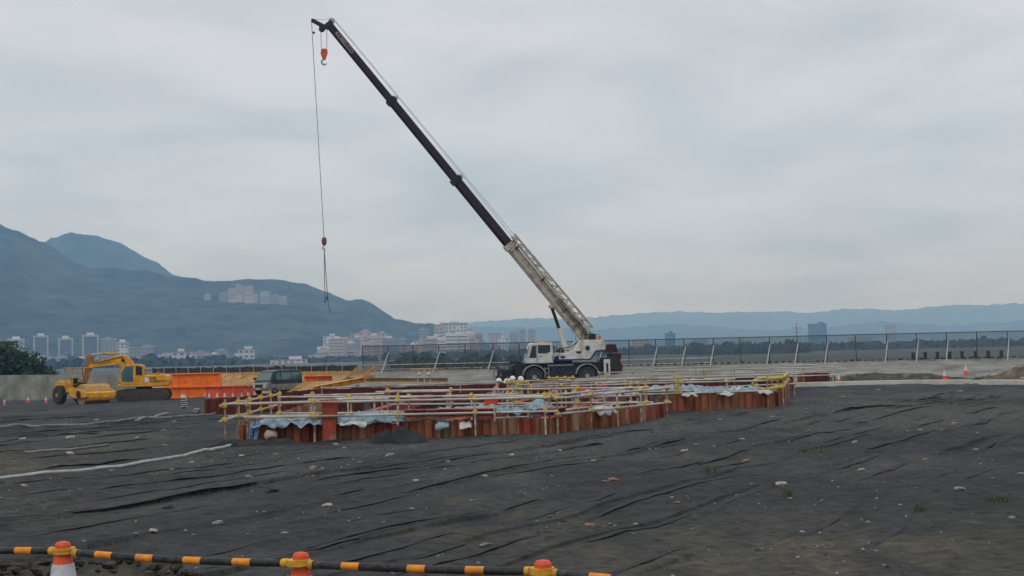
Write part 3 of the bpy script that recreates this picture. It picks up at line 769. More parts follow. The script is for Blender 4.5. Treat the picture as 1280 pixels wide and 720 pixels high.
# ------------------------------------------------------------------ guard rails of scaffold tube
def clamp_mesh():
    mb = MB(); mb.lathe([(.045, -.06), (.07, -.05), (.075, 0), (.07, .05), (.045, .06)], 8, 'X'); mb.box((0, -.05, 0), (.07, .09, .1)); mb.box((0, 0, .06), (.05, .1, .05)); return mb.mesh('clamp', CLAMP)
CLM = clamp_mesh()
def tube_mesh(m):
    mb = MB(); mb.tube([(0, 0, 0), (1, 0, 0)], .030, 8); return mb.mesh('tube', m)
TUBE = tube_mesh(RAILW)
RUSTTUBE = tube_mesh(mat('tube_rusty', (.4, .3, .22), (.25, .13, .07), 7, .6))
def tube_obj(name, a, b, parent, me=TUBE, r=1.0):
    a, b = Vector(a), Vector(b); d = b - a
    o = bpy.data.objects.new(name, me); COL.objects.link(o); o.parent = parent
    o.location = a; o.rotation_mode = 'QUATERNION'; o.rotation_quaternion = d.to_track_quat('X', 'Z'); o.scale = (d.length, r, r)
    return o
def railing(label, path, hs=(.53, .90), step=1.6, over=.25, clampw=1.0, foot=-.1, double=False, zoff=0, r=1.0):
    """path: list of ground points"""
    base = Vector(path[0])
    root = empty('guard_rail', (base.x, base.y, zg(base.x, base.y) + zoff), 0, label, 'guard rail', 'scaffold tube guard rails round the pit')
    o0 = Vector(root.location)
    for i in range(len(path) - 1):
        a, b = Vector(path[i]), Vector(path[i + 1]); d = (b - a); d.z = 0; L = d.length; u = d.normalized()
        n = max(1, round(L / step))
        for h in hs:
            e = random.uniform(.05, over); sg = random.uniform(-.02, .02)
            p = a - u * e; q = b + u * random.uniform(.05, over)
            dn = Vector((u.y, -u.x, 0)) * .07
            P = Vector((p.x, p.y, zg(a.x, a.y) + zoff + h + sg)) - o0 + dn; Q = Vector((q.x, q.y, zg(b.x, b.y) + zoff + h - sg)) - o0 + dn
            if double:
                M_ = P.lerp(Q, .5); tube_obj('rail', P, M_ + (Q - P).normalized() * .3, root, r=r); tube_obj('rail', M_ + Vector((0, .06, .05)), Q + Vector((0, .06, .03)), root, r=r)
            else: tube_obj('rail', P, Q, root, r=r)
        for k in range(n + (1 if i == len(path) - 2 else 0)):
            p = a.lerp(b, k / n) + u * (random.uniform(-.2, .2) if 0 < k < n else 0)
            z = zg(p.x, p.y) + zoff; j = random.uniform(-.05, .12)
            tube_obj('post', Vector((p.x, p.y, z + foot)) - o0, Vector((p.x + random.uniform(-.02, .02), p.y, z + hs[-1] + .06 + j)) - o0, root, RUSTTUBE if random.random() < .4 else TUBE, r=.85 * r)
            for h in hs:
                if random.random() < clampw:
                    c = link('clamp', CLM, root, Vector((p.x, p.y, z + h)) - o0, (random.uniform(-.3, .3), 0, math.atan2(u.y, u.x)), (.95, .95, .95))
    return root
def off_line(a, b, off, f0=0., f1=1.):
    return [along(a, b, f0, off, 0), along(a, b, f1, off, 0)]
NEARL = off_line(PA, PC, .22, .03, .98)
railing('front guard rail of scaffold tubes along the near pile wall', NEARL, (.60, .95), 1.75, .5)
railing('second guard rail just behind the front one on the near wall', off_line(PA, PC, -1.0, -.03, .42), (.58, .93), 1.9, .4, double=True)
railing('guard rail crossing the pit behind the blue tarpaulin', [along(PA, PC, .32, -2.6, 0), along(PA, PC, .86, -2.4, 0)], (.52, .95), 1.7, .4)
railing('guard rail in the middle of the pit below the timber trestle', [along(PA, PC, .12, -6.5, 0), along(PC, PE, .35, -4.5, 0)], (.42, .98), 1.9, .4, .7, double=True)
railing('guard rail along the angled pile wall', off_line(PC, PE, .2, -.01, 1.02), (.50, .92), 2.1, .3)
railing('inner guard rail behind the angled pile wall', off_line(PC, PE, -1.1, .0, 1.06), (.48, .92), 2.3, .3, .8)
railing('guard rail on the right front wall before the blue sacks', off_line(PE2, PF, .05, -.22, .96), (.62, .98), 1.5, .2, .6)
railing('second guard rail behind the blue sacks on the right', off_line(PE2, PF, -3.2, -.9, 1.0), (.62, 1.0), 1.9, .3, .5)
railing('guard rail across the pit in front of the crane wheels', [Vector((-.3, 60, 0)), Vector((5.6, 61, 0))], (.4, .98), 1.5, .3, .8)
railing('third guard rail crossing the right half of the pit', [Vector((2.0, 55, 0)), Vector((12.3, 62, 0))], (.55, 1.0), 2.0, .3, .5)
railing('far guard rail before the concrete slope on the right', [Vector((4.6, 76, 0)), Vector((18.4, 81.4, 0))], (.6, 1.08), 2.1, .3, .3)
railing('farthest guard rail with bare posts before the fence braces', [Vector((8.5, 84, 0)), Vector((19.3, 84.5, 0))], (.8, 1.2), 2.1, .3, .2)
railing('thin guard rail on the left end of the pit behind the near corner', [along(PB, PA, .55, .2, 0), along(PB, PA, 1.05, .2, 0)], (.6, .95), 2.2, .3)
railing('thin pale rail along the top of the back pile wall', [Vector((-9.2, 67.4, 0)), Vector((.6, 72.4, 0))], (.80,), 3.5, .2, .1, foot=.3)
railing('guard rail running back from the near corner across the pit', [along(PC, PE, .10, -.4, 0), along(PC, PE, .12, -9.0, 0)], (.5, .95), 2.2, .2, .8)
railing('guard rail running back from the step between the front walls', [along(PC, PE, .97, -.3, 0), along(PC, PE, .99, -9.5, 0)], (.5, .95), 2.2, .2, .8)
railing('short guard rail in the right half of the pit between the crossing rails', [along(PE2, PF, -.9, -2.0, 0), along(PE2, PF, -.05, -1.9, 0)], (.55, .95), 1.4, .3, .9)
def yellow_frame(p, w, h, label):
    o = empty('tube_frame', p, .1, label, 'tube frame')
    for k in range(4): mb = MB(); mb.tube([(w * k / 3 - w / 2, 0, 0), (w * k / 3 - w / 2, 0, h)], .035, 6); mb.build('upright', YELP if k % 3 == 0 else RAILW, o)
    mb = MB(); mb.tube([(-w / 2, 0, h * .95), (w / 2, 0, h * .95)], .04, 6); mb.build('top_tube', YELP, o)
    mb = MB(); mb.tube([(-w / 2, .05, .1), (w / 2, .05, h * .9)], .03, 6); mb.build('brace', RAILW, o)
    for k in range(4): link('clamp', CLM, o, (w * k / 3 - w / 2, 0, h * .95))
yellow_frame(W(702, 494, 58), 1.0, .75, 'yellow and white tube frame in the pit under the crane tank')
yellow_frame(W(648, 496, 56), .8, .6, 'small yellow tube frame in the pit below the workers')
# short access ladders and bits of scaffold inside
def ladder(p, h, w, lean, rz, label, me=TUBE, n=5):
    o = empty('ladder', p, rz, label, 'ladder')
    for s in (-1, 1): tube_obj('stile', (s * w / 2, 0, 0), (s * w / 2, lean, h), o, me, .8)
    for k in range(n):
        f = (k + .6) / n; tube_obj('rung', (-w / 2, lean * f, h * f), (w / 2, lean * f, h * f), o, me, .6)
    return o
ladder(along(PA, PC, nf(640), .2, .38), .42, .9, .0, 0.35, 'low wide tube frame at the near wall beside the red corner beam', n=3)
ladder((3.6, 60.2, -1.0), 1.9, .5, .5, .1, 'tube ladder standing in the pit under the crane')
ladder((2.2, 59.0, -1.0), 1.8, .9, .3, .0, 'wide tube frame standing in the pit left of the crane wheel', n=3)

# padded yellow rail at the right corner
yr = empty('padded_rail', (PF.x, PF.y, zg(PF.x, PF.y)), 0, 'yellow padded guard rail curling round the right corner of the pit', 'guard rail')
pts = [along(PE2, PF, .92, .1, 0), along(PE2, PF, 1.06, .12, 0), along(PF, PH, .09, .3, 0), along(PF, PH, .17, .35, 0)]
for h in (.66, 1.02):
    mb = MB(); mb.tube([p + Vector((0, 0, h - zg(PF.x, PF.y) + (.08 * i if h < 1 else .03 * i))) - Vector((PF.x, PF.y, 0)) for i, p in enumerate(pts)], .075, 10); mb.build('padding', YELP, yr, smooth=True)
for p in pts: tube_obj('post', p + Vector((0, 0, -.2)) - yr.location, p + Vector((0, 0, 1.15)) - yr.location, yr, RUSTTUBE, 1.)
mb = MB(); c = pts[1] - Vector((PF.x, PF.y, zg(PF.x, PF.y)))
mb.tube([c + Vector((-.55 + .45 * math.cos(a), .3, .86 + .2 * math.sin(a))) for a in np.linspace(0, 6.2, 18)], .05, 8); mb.build('coiled_padding', YELP, yr, smooth=True)
mb = MB(); c2 = along(PE2, PF, .45, -2.6, .8) - yr.location
mb.tube([c2 + Vector((.05 * math.sin(i * 2.2), 0, -.25 + .09 * i)) for i in range(8)], .07, 8); mb.build('wrapped_post', YELP, yr, smooth=True)

# ------------------------------------------------------------------ tarpaulins and sacks on the wall tops
def cloth(name, a, b, wd, z0, hump, m, label, cat='tarpaulin', seed=0, hang=.0, nx=40, ny=14):
    """crumpled sheet lying from a to b over the wall top, with thickness"""
    a, b = Vector(a), Vector(b); d = b - a; d.z = 0; L = d.length; u = d.normalized(); n = Vector((u.y, -u.x, 0))
    vs, fs = [], []
    for i in range(nx + 1):
        for j in range(ny + 1):
            f, g = i / nx, j / ny
            p = a.lerp(b, f) + n * (g - .5) * wd * (1 + .25 * mnoise.noise(Vector((f * 6, seed, 2))))
            env = max(0, math.sin(math.pi * g)) ** .6 * (.35 + .65 * math.sin(math.pi * f) ** .5)
            h = .72 * hump * env * (.55 + .9 * abs(mnoise.noise(Vector((f * L * 1.4, g * 2, seed))))) + .11 * mnoise.noise(Vector((f * L * 4.5, g * 5, seed))) + .05 * mnoise.noise(Vector((f * L * 10, g * 11, seed)))
            if g > .75: h -= hang * (g - .75) * 4 * (.5 + mnoise.noise(Vector((f * L * 2.2, 5, seed))))
            vs.append((p.x, p.y, zg(p.x, p.y) + z0 + h))
    for i in range(nx):
        for j in range(ny):
            k = i * (ny + 1) + j; fs.append((k, k + 1, k + ny + 2, k + ny + 1))
    mb = MB(); c = Vector(vs[len(vs) // 2]); mb.add([Vector(v) - c for v in vs], fs)
    o = mb.build(name, m, smooth=True); o.location = c
    s = o.modifiers.new('thick', 'SOLIDIFY'); s.thickness = .012
    return tag(o, label, cat)
cloth('tarpaulin', along(PA, PC, nf(318), .0, 0), along(PA, PC, nf(404), .0, 0), .8, .40, .20, TARP, 'crumpled pale blue tarpaulin draped over the left of the near wall', seed=1, hang=.05)
cloth('tarpaulin', along(PA, PC, nf(421), -.2, 0), along(PA, PC, nf(505), -.3, 0), .9, .42, .38, TARP, 'pale blue tarpaulin heaped beside the red steel column', seed=2, hang=.03)
cloth('tarpaulin', along(PA, PC, nf(543), -.5, 0), along(PA, PC, nf(655), -.5, 0), .8, .56, .34, TARP, 'pale blue tarpaulin bunched behind the red beam', seed=3)
cloth('tarpaulin', along(PC, PE, .02, -.6, 0), along(PC, PE, .16, -.6, 0), .8, .55, .42, TARP, 'domed pale blue tarpaulin at the near corner of the pit', seed=4)
cloth('tarpaulin', along(PE2, PF, .30, -.45, 0), along(PE2, PF, .93, -.45, 0), .8, .62, .24, TARP, 'row of pale blue sheeting behind the right front wall', seed=5, hang=.05)
cloth('tarpaulin', along(PE2, PF, .25, -4.2, 0), along(PE2, PF, .95, -4.2, 0), 1.1, .62, .30, TARP, 'pale blue sheeting behind the second rail on the right', seed=6)
cloth('tarpaulin', Vector((2.2, 50, 0)), Vector((4.3, 51, 0)), .8, .55, .3, mat('tarp_lilac', (.45, .46, .58), (.3, .32, .42), 4, .7), 'pale lilac sheet lying in the pit below the crane wheel', seed=8)
cloth('sack', along(PA, PC, nf(545), .16, 0), along(PA, PC, nf(562), .16, 0), .3, .28, .1, TARP, 'pale green blue rag hanging under the red beam', cat='rag', seed=9, hang=.22, nx=14, ny=8)
cloth('sack', along(PA, PC, nf(575), .16, 0), along(PA, PC, nf(590), .16, 0), .3, .30, .1, TARPW, 'white rag hanging under the red beam', cat='rag', seed=10, hang=.22, nx=14, ny=8)
cloth('sack', along(PA, PC, nf(426), .16, 0), along(PA, PC, nf(460), .16, 0), .25, .40, .07, TARPW, 'pale pink white cloth edge below the heaped tarpaulin', cat='rag', seed=11, hang=.1, nx=14, ny=8)
for i, (f, l) in enumerate([(.12, 'leftmost'), (.45, 'middle'), (.80, 'rightmost')]):
    cloth('sack', along(PE2, PF, f + .02, .16, 0), along(PE2, PF, f + .15, .16, 0), .25, .56, .06, TARPW, l + ' of the white cloths on the right front wall edge', cat='rag', seed=12 + i, hang=.08, nx=12, ny=6)
cloth('sack', along(PC, PE, .30, .16, 0), along(PC, PE, .47, .16, 0), .3, .48, .1, TARPW, 'dirty white cloth along the top of the angled pile wall', cat='rag', seed=17, hang=.2, nx=20, ny=6)
# blue rolled jeans like rag and pale bag hung on the near wall
mb = MB(); p = along(PA, PC, nf(318), .2, 0)
for s in (0, 1): mb.tube([(s * .12, 0, .52), (s * .14 - .02, -.04, .3), (s * .13 - .07, -.06, .02)], [.06, .07, .05], 7)
o = mb.build('cloth_strip', mat('blue_cloth', (.08, .16, .34), (.3, .36, .45), 5, .9)); o.location = p; tag(o, 'blue cloth strips hanging down the left end of the near wall', 'rag')
mb = MB(); mb.lump((0, 0, .16), .17, 3, .15, (1, .7, .85), 2); mb.tube([(-.1, .02, .28), (-.05, .02, .55)], .015, 5); mb.tube([(.1, .02, .28), (.04, .02, .55)], .015, 5)
o = mb.build('hanging_bag', mat('bag_pink', (.5, .37, .31), (.38, .27, .22), 5, .9), smooth=True); o.location = along(PA, PC, nf(341), .28, 0); tag(o, 'small pale bag hung on the near pile wall by its loops', 'bag')

# orange buckets / red flags inside
def bucket(p, m, label, r=.2):
    mb = MB(); mb.lathe([(r * .75, 0), (r, .36), (r * 1.06, .37), (r * 1.06, .40), (r * .9, .40), (r * .7, .06)], 14)
    o = empty('bucket', p, 0, label, 'bucket'); mb.build('body', m, o, smooth=False)
    h = MB(); h.tube([(r * math.cos(a), 0, .39 + r * .9 * math.sin(a)) for a in np.linspace(0, math.pi, 9)], .008, 5); h.build('handle', STEEL, o); return o
bucket(along(PC, PE, .05, -1.9, .50), CONEO, 'red orange bucket behind the near corner of the pit', .19)
bucket(Vector((2.7, 57.0, .22)), ORNG, 'orange bucket below the rear crane wheel', .2)
bucket(Vector((3.6, 57.4, .30)), CONEO, 'orange red bucket right of the orange one below the crane')
hb_ = MB(); hb_.box((0, 0, 0), (1.1, .3, .14)); o = hb_.build('timber_block', mat('orange_wood', (.6, .2, .08), (.45, .13, .05), 4, .7), bevel=.02); o.location = along(PC, PE, .02, -1.4, .58); o.rotation_euler = (0, .12, .25); tag(o, 'orange painted timber lying at the near corner of the pit', 'timber')

# ================================================================== people in the pit
def person(p, rz, pose, top_m, leg_m, label, helmet=HELW):
    root = empty('person', p, rz, label, 'person', 'workers in the pit')
    lean = pose.get('lean', 0); hip = Vector((0, 0, .92)); c, s = math.cos(lean), math.sin(lean)
    def T(x, y, z):                                     # torso points lean forward (+Y) about the hip
        return Vector((x, y * c + z * s, .92 + z * c - y * s))
    V = [hip, T(0, .01, .18), T(0, .01, .40), T(0, 0, .55), T(0, .02, .64)]
    Rd = [(.16, .12), (.145, .11), (.175, .12), (.07, .06), (.065, .065)]
    E = [(0, 1), (1, 2), (2, 3), (3, 4)]
    def chain(start, pts, rad):
        prev = start
        for q, r in zip(pts, rad):
            V.append(Vector(q)); Rd.append((r, r)); E.append((prev, len(V) - 1)); prev = len(V) - 1
        return prev
    # head
    hd = chain(4, [T(0, .03, .70), T(0, .035, .78), T(0, .03, .85)], [.085, .098, .075])
    for sx in (-1, 1):
        st = pose.get('step', .12) * sx
        chain(0, [(sx * .10, st * .3, .84), (sx * .11, st, .48), (sx * .11, st * 1.2 - .03, .09), (sx * .12, st * 1.2 + .13, .04)], [.095, .062, .045, .04])
        ar = pose['arms'][0 if sx < 0 else 1]
        sh = T(sx * .2, 0, .46); el = sh + Vector((sx * ar[0], ar[1], -ar[2])); wr = el + Vector((sx * ar[3], ar[4], -ar[5]))
        k = chain(2, [sh, el, wr], [.058, .045, .032]); hdir = (wr - el).normalized()
        side = hdir.cross(Vector((1, 0, 0))).normalized()
        pk = chain(k, [wr + hdir * .05], [.038])
        for fi in range(4):
            b0 = wr + hdir * .09 + side * (.022 * (fi - 1.5)); L = (.07, .08, .075, .058)[fi]
            chain(pk, [b0, b0 + hdir * L * .6 + Vector((-sx * .012, 0, 0)), b0 + hdir * L + Vector((-sx * .03, 0, 0))], [.011, .009, .008])
        chain(k, [wr + hdir * .035 + side * .04, wr + hdir * .075 + side * .055], [.012, .009])
    def skin(name, vs, es, rr, m, parent, root_i=0):
        me = bpy.data.meshes.new(name); me.from_pydata([tuple(v) for v in vs], es, []); me.materials.append(m)
        o = bpy.data.objects.new(name, me); COL.objects.link(o); o.parent = parent
        sk = o.modifiers.new('skin', 'SKIN'); sk.use_smooth_shade = True
        for i, d in enumerate(me.skin_vertices[0].data): d.radius = rr[i]; d.use_root = (i == root_i)
        sb = o.modifiers.new('sub', 'SUBSURF'); sb.levels = 1; sb.render_levels = 1
        return o
    body = skin('body', V, E, Rd, SKIN, root)
    # face
    fm = MB(); n = T(0, .135, .76); fm.box(n, (.025, .04, .04)); fm.build('nose', SKIN, body)
    for sx in (-1, 1):
        m_ = MB(); m_.lathe([(.004, -.01), (.012, 0), (.004, .01)], 8, 'Y', T(sx * .035, .12, .79)); m_.build('eye', BLK, body)
        m_ = MB(); m_.box(T(sx * .1, .03, .77), (.02, .04, .06)); m_.build('ear', SKIN, body)
    m_ = MB(); m_.box(T(0, .118, .715), (.05, .02, .012)); m_.build('mouth', mat('lips', (.3, .1, .08)), body)
    def sub(ids, grow, name, m):
        remap = {k: i for i, k in enumerate(ids)}
        es = [(remap[a], remap[b]) for a, b in E if a in remap and b in remap]
        return skin(name, [V[i] for i in ids], es, [(Rd[i][0] * grow, Rd[i][1] * grow) for i in ids], m, root)
    sub([1, 2, 3] + [i for i in range(len(V)) if False], 1.16, 'vest', top_m)
    # sleeves and trousers follow the same joints
    nleg = 4; per = 4 + 3 + 1 + 12 + 2
    for q in range(2):
        b = 8 + q * per
        vs = [V[0], V[b], V[b + 1], V[b + 2]]; skin('trouser_leg', vs, [(0, 1), (1, 2), (2, 3)], [(.15, .13), (.108, .108), (.08, .08), (.068, .068)], leg_m, root)
        skin('boot', [V[b + 2] + Vector((0, 0, .03)), V[b + 2] - Vector((0, 0, .03)), V[b + 3]], [(0, 1), (1, 2)], [(.06, .06), (.055, .05), (.05, .045)], BLK, root)
        skin('sleeve', [V[b + 4], V[b + 5], V[b + 5].lerp(V[b + 6], .7)], [(0, 1), (1, 2)], [(.073, .073), (.06, .06), (.047, .047)], top_m if pose.get('long') else SHIRTB, root)
    hm2 = MB(); hc = T(0, .03, .80); hm2.lathe([(.155, -.01), (.135, 0), (.132, .06), (.10, .11), (.05, .14), (.01, .15)], 16, 'Z', (0, 0, 0)); hm2.box((0, .15, -.005), (.16, .09, .012))
    h = hm2.build('helmet', helmet, root, smooth=True); h.location = hc; h.rotation_euler = (-lean, 0, 0)
    return root
AR_D = (.04, .02, .27, .02, .10, .22); AR_F = (.05, .14, .22, -.03, .22, .05)
pz = PITFLOOR + .02
def at(px, D): q = W(px, 470, D); return (q.x, q.y, pz + .12)
person(at(616, 63), R(-60), {'lean': .35, 'arms': (AR_F, AR_D)}, HIVIS, TROUS, 'worker in red vest and white helmet, leftmost of the group below the crane front')
person(at(637, 61), R(150), {'lean': .25, 'arms': (AR_D, AR_F)}, HIVIS, SHIRTB, 'worker bending in a red vest, second from left below the crane front')
person(at(641, 65), R(170), {'lean': .05, 'arms': (AR_D, AR_D), 'long': 1}, SHIRTB, TROUS, 'worker in grey blue shirt and white helmet standing below the crane cab')
person(at(650, 64), R(200), {'lean': .08, 'arms': (AR_F, AR_D), 'long': 1}, SHIRTK, TROUS, 'worker in dark clothes nearest the front crane wheel')

# ================================================================== fence on the levee
def build_fence():
    x0, x1 = -11.6, 46
    def P(x, z): return Vector((x, float(levee_y(x)) + .8, z))
    o = empty('chain_link_fence', P(x0, .8), 0, 'long chain link fence with white braces standing on the levee', 'fence')
    L0 = Vector(o.location)
    pm = MB(); pm.tube([(0, 0, 0), (0, 0, 2.0)], .045, 8); pme = pm.mesh('post', mat('fence_post', (.06, .065, .07), (.09, .09, .095), 5, .6))
    br = mat('brace_white', (.46, .46, .45), (.34, .34, .33), 5, .5)
    bm_ = MB(); bm_.tube([(-.42, -1.0, -.12), (.06, -.05, 1.45)], .042, 8); bme = bm_.mesh('brace', br)
    mesh_m = bpy.data.materials.new('chain_link'); mesh_m.use_nodes = True; t = mesh_m.node_tree; p = t.nodes['Principled BSDF']
    p.inputs['Base Color'].default_value = (.07, .085, .095, 1); p.inputs['Roughness'].default_value = .8
    tr = N(t, 'ShaderNodeBsdfTransparent'); mx = N(t, 'ShaderNodeMixShader')
    tcn = N(t, 'ShaderNodeTexCoord'); mpn = N(t, 'ShaderNodeMapping'); mpn.inputs['Rotation'].default_value = (0, R(45), 0); t.links.new(tcn.outputs['Object'], mpn.inputs[0])
    sx_ = N(t, 'ShaderNodeSeparateXYZ'); t.links.new(mpn.outputs[0], sx_.inputs[0])
    outs = []
    for k in (0, 2):
        f1 = N(t, 'ShaderNodeMath', operation='MULTIPLY'); f1.inputs[1].default_value = 1 / .06; t.links.new(sx_.outputs[k], f1.inputs[0])
        f2 = N(t, 'ShaderNodeMath', operation='FRACT'); t.links.new(f1.outputs[0], f2.inputs[0])
        f3 = N(t, 'ShaderNodeMath', operation='LESS_THAN'); f3.inputs[1].default_value = .21; t.links.new(f2.outputs[0], f3.inputs[0]); outs.append(f3)
    mxm = N(t, 'ShaderNodeMath', operation='MAXIMUM'); t.links.new(outs[0].outputs[0], mxm.inputs[0]); t.links.new(outs[1].outputs[0], mxm.inputs[1])
    t.links.new(mxm.outputs[0], mx.inputs[0]); t.links.new(tr.outputs[0], mx.inputs[1]); t.links.new(p.outputs[0], mx.inputs[2])
    t.links.new(mx.outputs[0], t.nodes['Material Output'].inputs[0])
    posts = []
    x = x0
    while x < x1: posts.append(x); x += 2.02 + random.uniform(-.1, .1)
    for i, x in enumerate(posts):
        q = P(x, .8) - L0; link('post', pme, o, q, (0, random.uniform(-.02, .02), 0))
        if i % 2 == 1 or i in (12, 16, 20): link('brace', bme, o, q + Vector((.02, 0, 0)))
        if i < len(posts) - 1:
            q2 = P(posts[i + 1], .8) - L0
            mb = MB(); mb.tube([q + Vector((0, 0, 1.98)), q2 + Vector((0, 0, 1.98))], .035, 6); mb.build('top_rail', pme.materials[0], o)
            mb = MB(); d = q2 - q; mb.bar(q + d * .03 + Vector((0, .06, 1.05)), q2 - d * .03 + Vector((0, .06, 1.05)), .004, 1.84, mi=0); mb.build('mesh_panel', mesh_m, o)
            if i < 13:
                mb = MB(); mb.tube([q + Vector((0, -.4, .55)), q2 + Vector((0, -.4, .55))], .03, 6); mb.tube([q + Vector((0, -.4, .2)), q2 + Vector((0, -.4, .2))], .03, 6); mb.build('walkway_rail', RAILW, o)
    fb = MB(); fb.box((0, 0, .09), (.30, .22, .18)); fbm_ = fb.mesh('foot_block', BLK)
    x = x0 + .3
    while x < x1 - .3:
        link('foot_block', fbm_, o, P(x, .82) - L0 + Vector((0, -.45, 0)), None, (random.uniform(.75, 1.15), 1, random.uniform(.7, 1.1))); x += .48
    return o
build_fence()
# dark posts on the crest at the right
pm = MB(); pm.box((0, 0, .3), (.22, .2, .6), taper=(.9, .9)); pm.box((0, 0, .61), (.24, .22, .05)); pme = pm.mesh('bollard', BLK)
for i, px in enumerate((1152, 1167, 1182, 1197, 1212, 1229, 1244, 1260)):
    x = (px - 640) / F * 99.5
    q = link('bollard', pme, None, (x, float(levee_y(x)) + 2.2, .78)); tag(q, 'dark block post on the levee crest behind the right part of the fence', 'bollard', 'dark block posts on the levee crest')
# cross braced gate frame piece leaning behind the fence and a utility pole beyond
up = empty('utility_pole', W(997, 452, 230), 0, 'grey utility pole with crossarms beyond the fence', 'utility pole')
mb = MB(); mb.tube([(0, 0, -3), (0, 0, 6.2)], [.12, .08], 10); mb.build('pole', mat('pole_grey', (.34, .35, .36)), up)
for z, w in ((5.5, 1.8), (4.8, 1.1)):
    mb = MB(); mb.box((0, -.14, z), (w, .1, .09)); mb.build('crossarm', MATS['pole_grey'], up)
# low dark netting on the levee crest at the left
nf = empty('silt_net', (-58, float(levee_y(-58)), .8), 0, 'low dark net with thin pale posts along the levee crest at left', 'fence')
L0 = Vector(nf.location); xs = np.arange(-33, -11.9, 1.4); prev = None
for i, x in enumerate(xs):
    q = Vector((x, float(levee_y(x)) + .9, .8)) - L0
    mb = MB(); mb.tube([q, q + Vector((0, 0, (.62 + random.uniform(-.1, .1))))], .03, 6); mb.build('post', STEEL, nf)
    if prev is not None:
        vs = []; n = 8
        for k in range(n + 1):
            c_ = prev.lerp(q, k / n) + Vector((0, .1 + .08 * math.sin(k * 1.7 + i), 0)); hgt = .55 + .13 * mnoise.noise(Vector((x + k * .3, 0, 3)))
            vs += [c_, c_ + Vector((0, 0, hgt)), c_ + Vector((0, .05, hgt)), c_ + Vector((0, .05, 0))]
        mb = MB(); mb.add(vs, [(k * 4 + a, k * 4 + (a + 1) % 4, k * 4 + 4 + (a + 1) % 4, k * 4 + 4 + a) for k in range(n) for a in range(4)]); mb.build('net_panel', NETM, nf)
    prev = q
# yellow guard boards on the crest
for i, x in enumerate(np.arange(-22, -11.6, 1.25)):
    o = empty('barrier_board', (x, float(levee_y(x)) - .9, .45), random.uniform(-.1, .1), 'yellow guard board in the row below the dark net', 'barrier', 'yellow guard boards on the ochre slope')
    mb = MB(); mb.box((0, 0, .28), (1.1, .05, .42)); mb.build('board', YELD, o, bevel=.01)
    for s in (-.4, .4): mb = MB(); mb.box((s, .05, .1), (.05, .05, .6)); mb.build('leg', STEEL, o)

# kerb slab at the foot of the slope
kb = MB(); kp_ = [G(984, 484, 60), G(1030, 482.5, 60), G(1090, 481, 60), G(1150, 480, 60), G(1215, 480, 60), G(1290, 480.5, 60), G(1400, 481, 60)]
for i in range(len(kp_) - 1):
    kb.bar(kp_[i] + Vector((0, 0, .06)), kp_[i + 1] + Vector((0, 0, .06)), 1.0, .34)
o = kb.build('concrete_kerb', KERBM); tag(o, 'long pale concrete strip at the foot of the slope', kind='structure')

# ================================================================== mobile crane
def wheel(parent, c, r, w, rim, n=22, name='wheel', axis='Y', lug=True):
    o = bpy.data.objects.new(name, None); COL.objects.link(o); o.parent = parent; o.location = c
    mb = MB(); mb.lathe([(r * .55, -w / 2), (r * .9, -w / 2), (r, -w * .32), (r, w * .32), (r * .9, w / 2), (r * .55, w / 2)], n, axis)
    if lug:
        for k in range(n):
            a = 2 * math.pi * k / n; M_ = Matrix.Rotation(-a, 3, 'Y')
            for s in (-1, 1): mb.box(M_ @ Vector((r * 1.0, s * w * .2, 0)), (r * .07, w * .36, r * .09), M_)
    mb.build('tyre', RUB, o)
    mb = MB(); mb.lathe([(.02, -w * .50), (r * .22, -w * .54), (r * .28, -w * .44), (r * .52, -w * .40), (r * .56, -w * .52), (r * .57, -w * .50), (r * .57, w * .50), (r * .56, w * .52), (r * .52, w * .40), (r * .28, w * .44), (r * .22, w * .54), (.02, w * .5)], n, axis)
    mb.build('rim', rim, o)
    return o
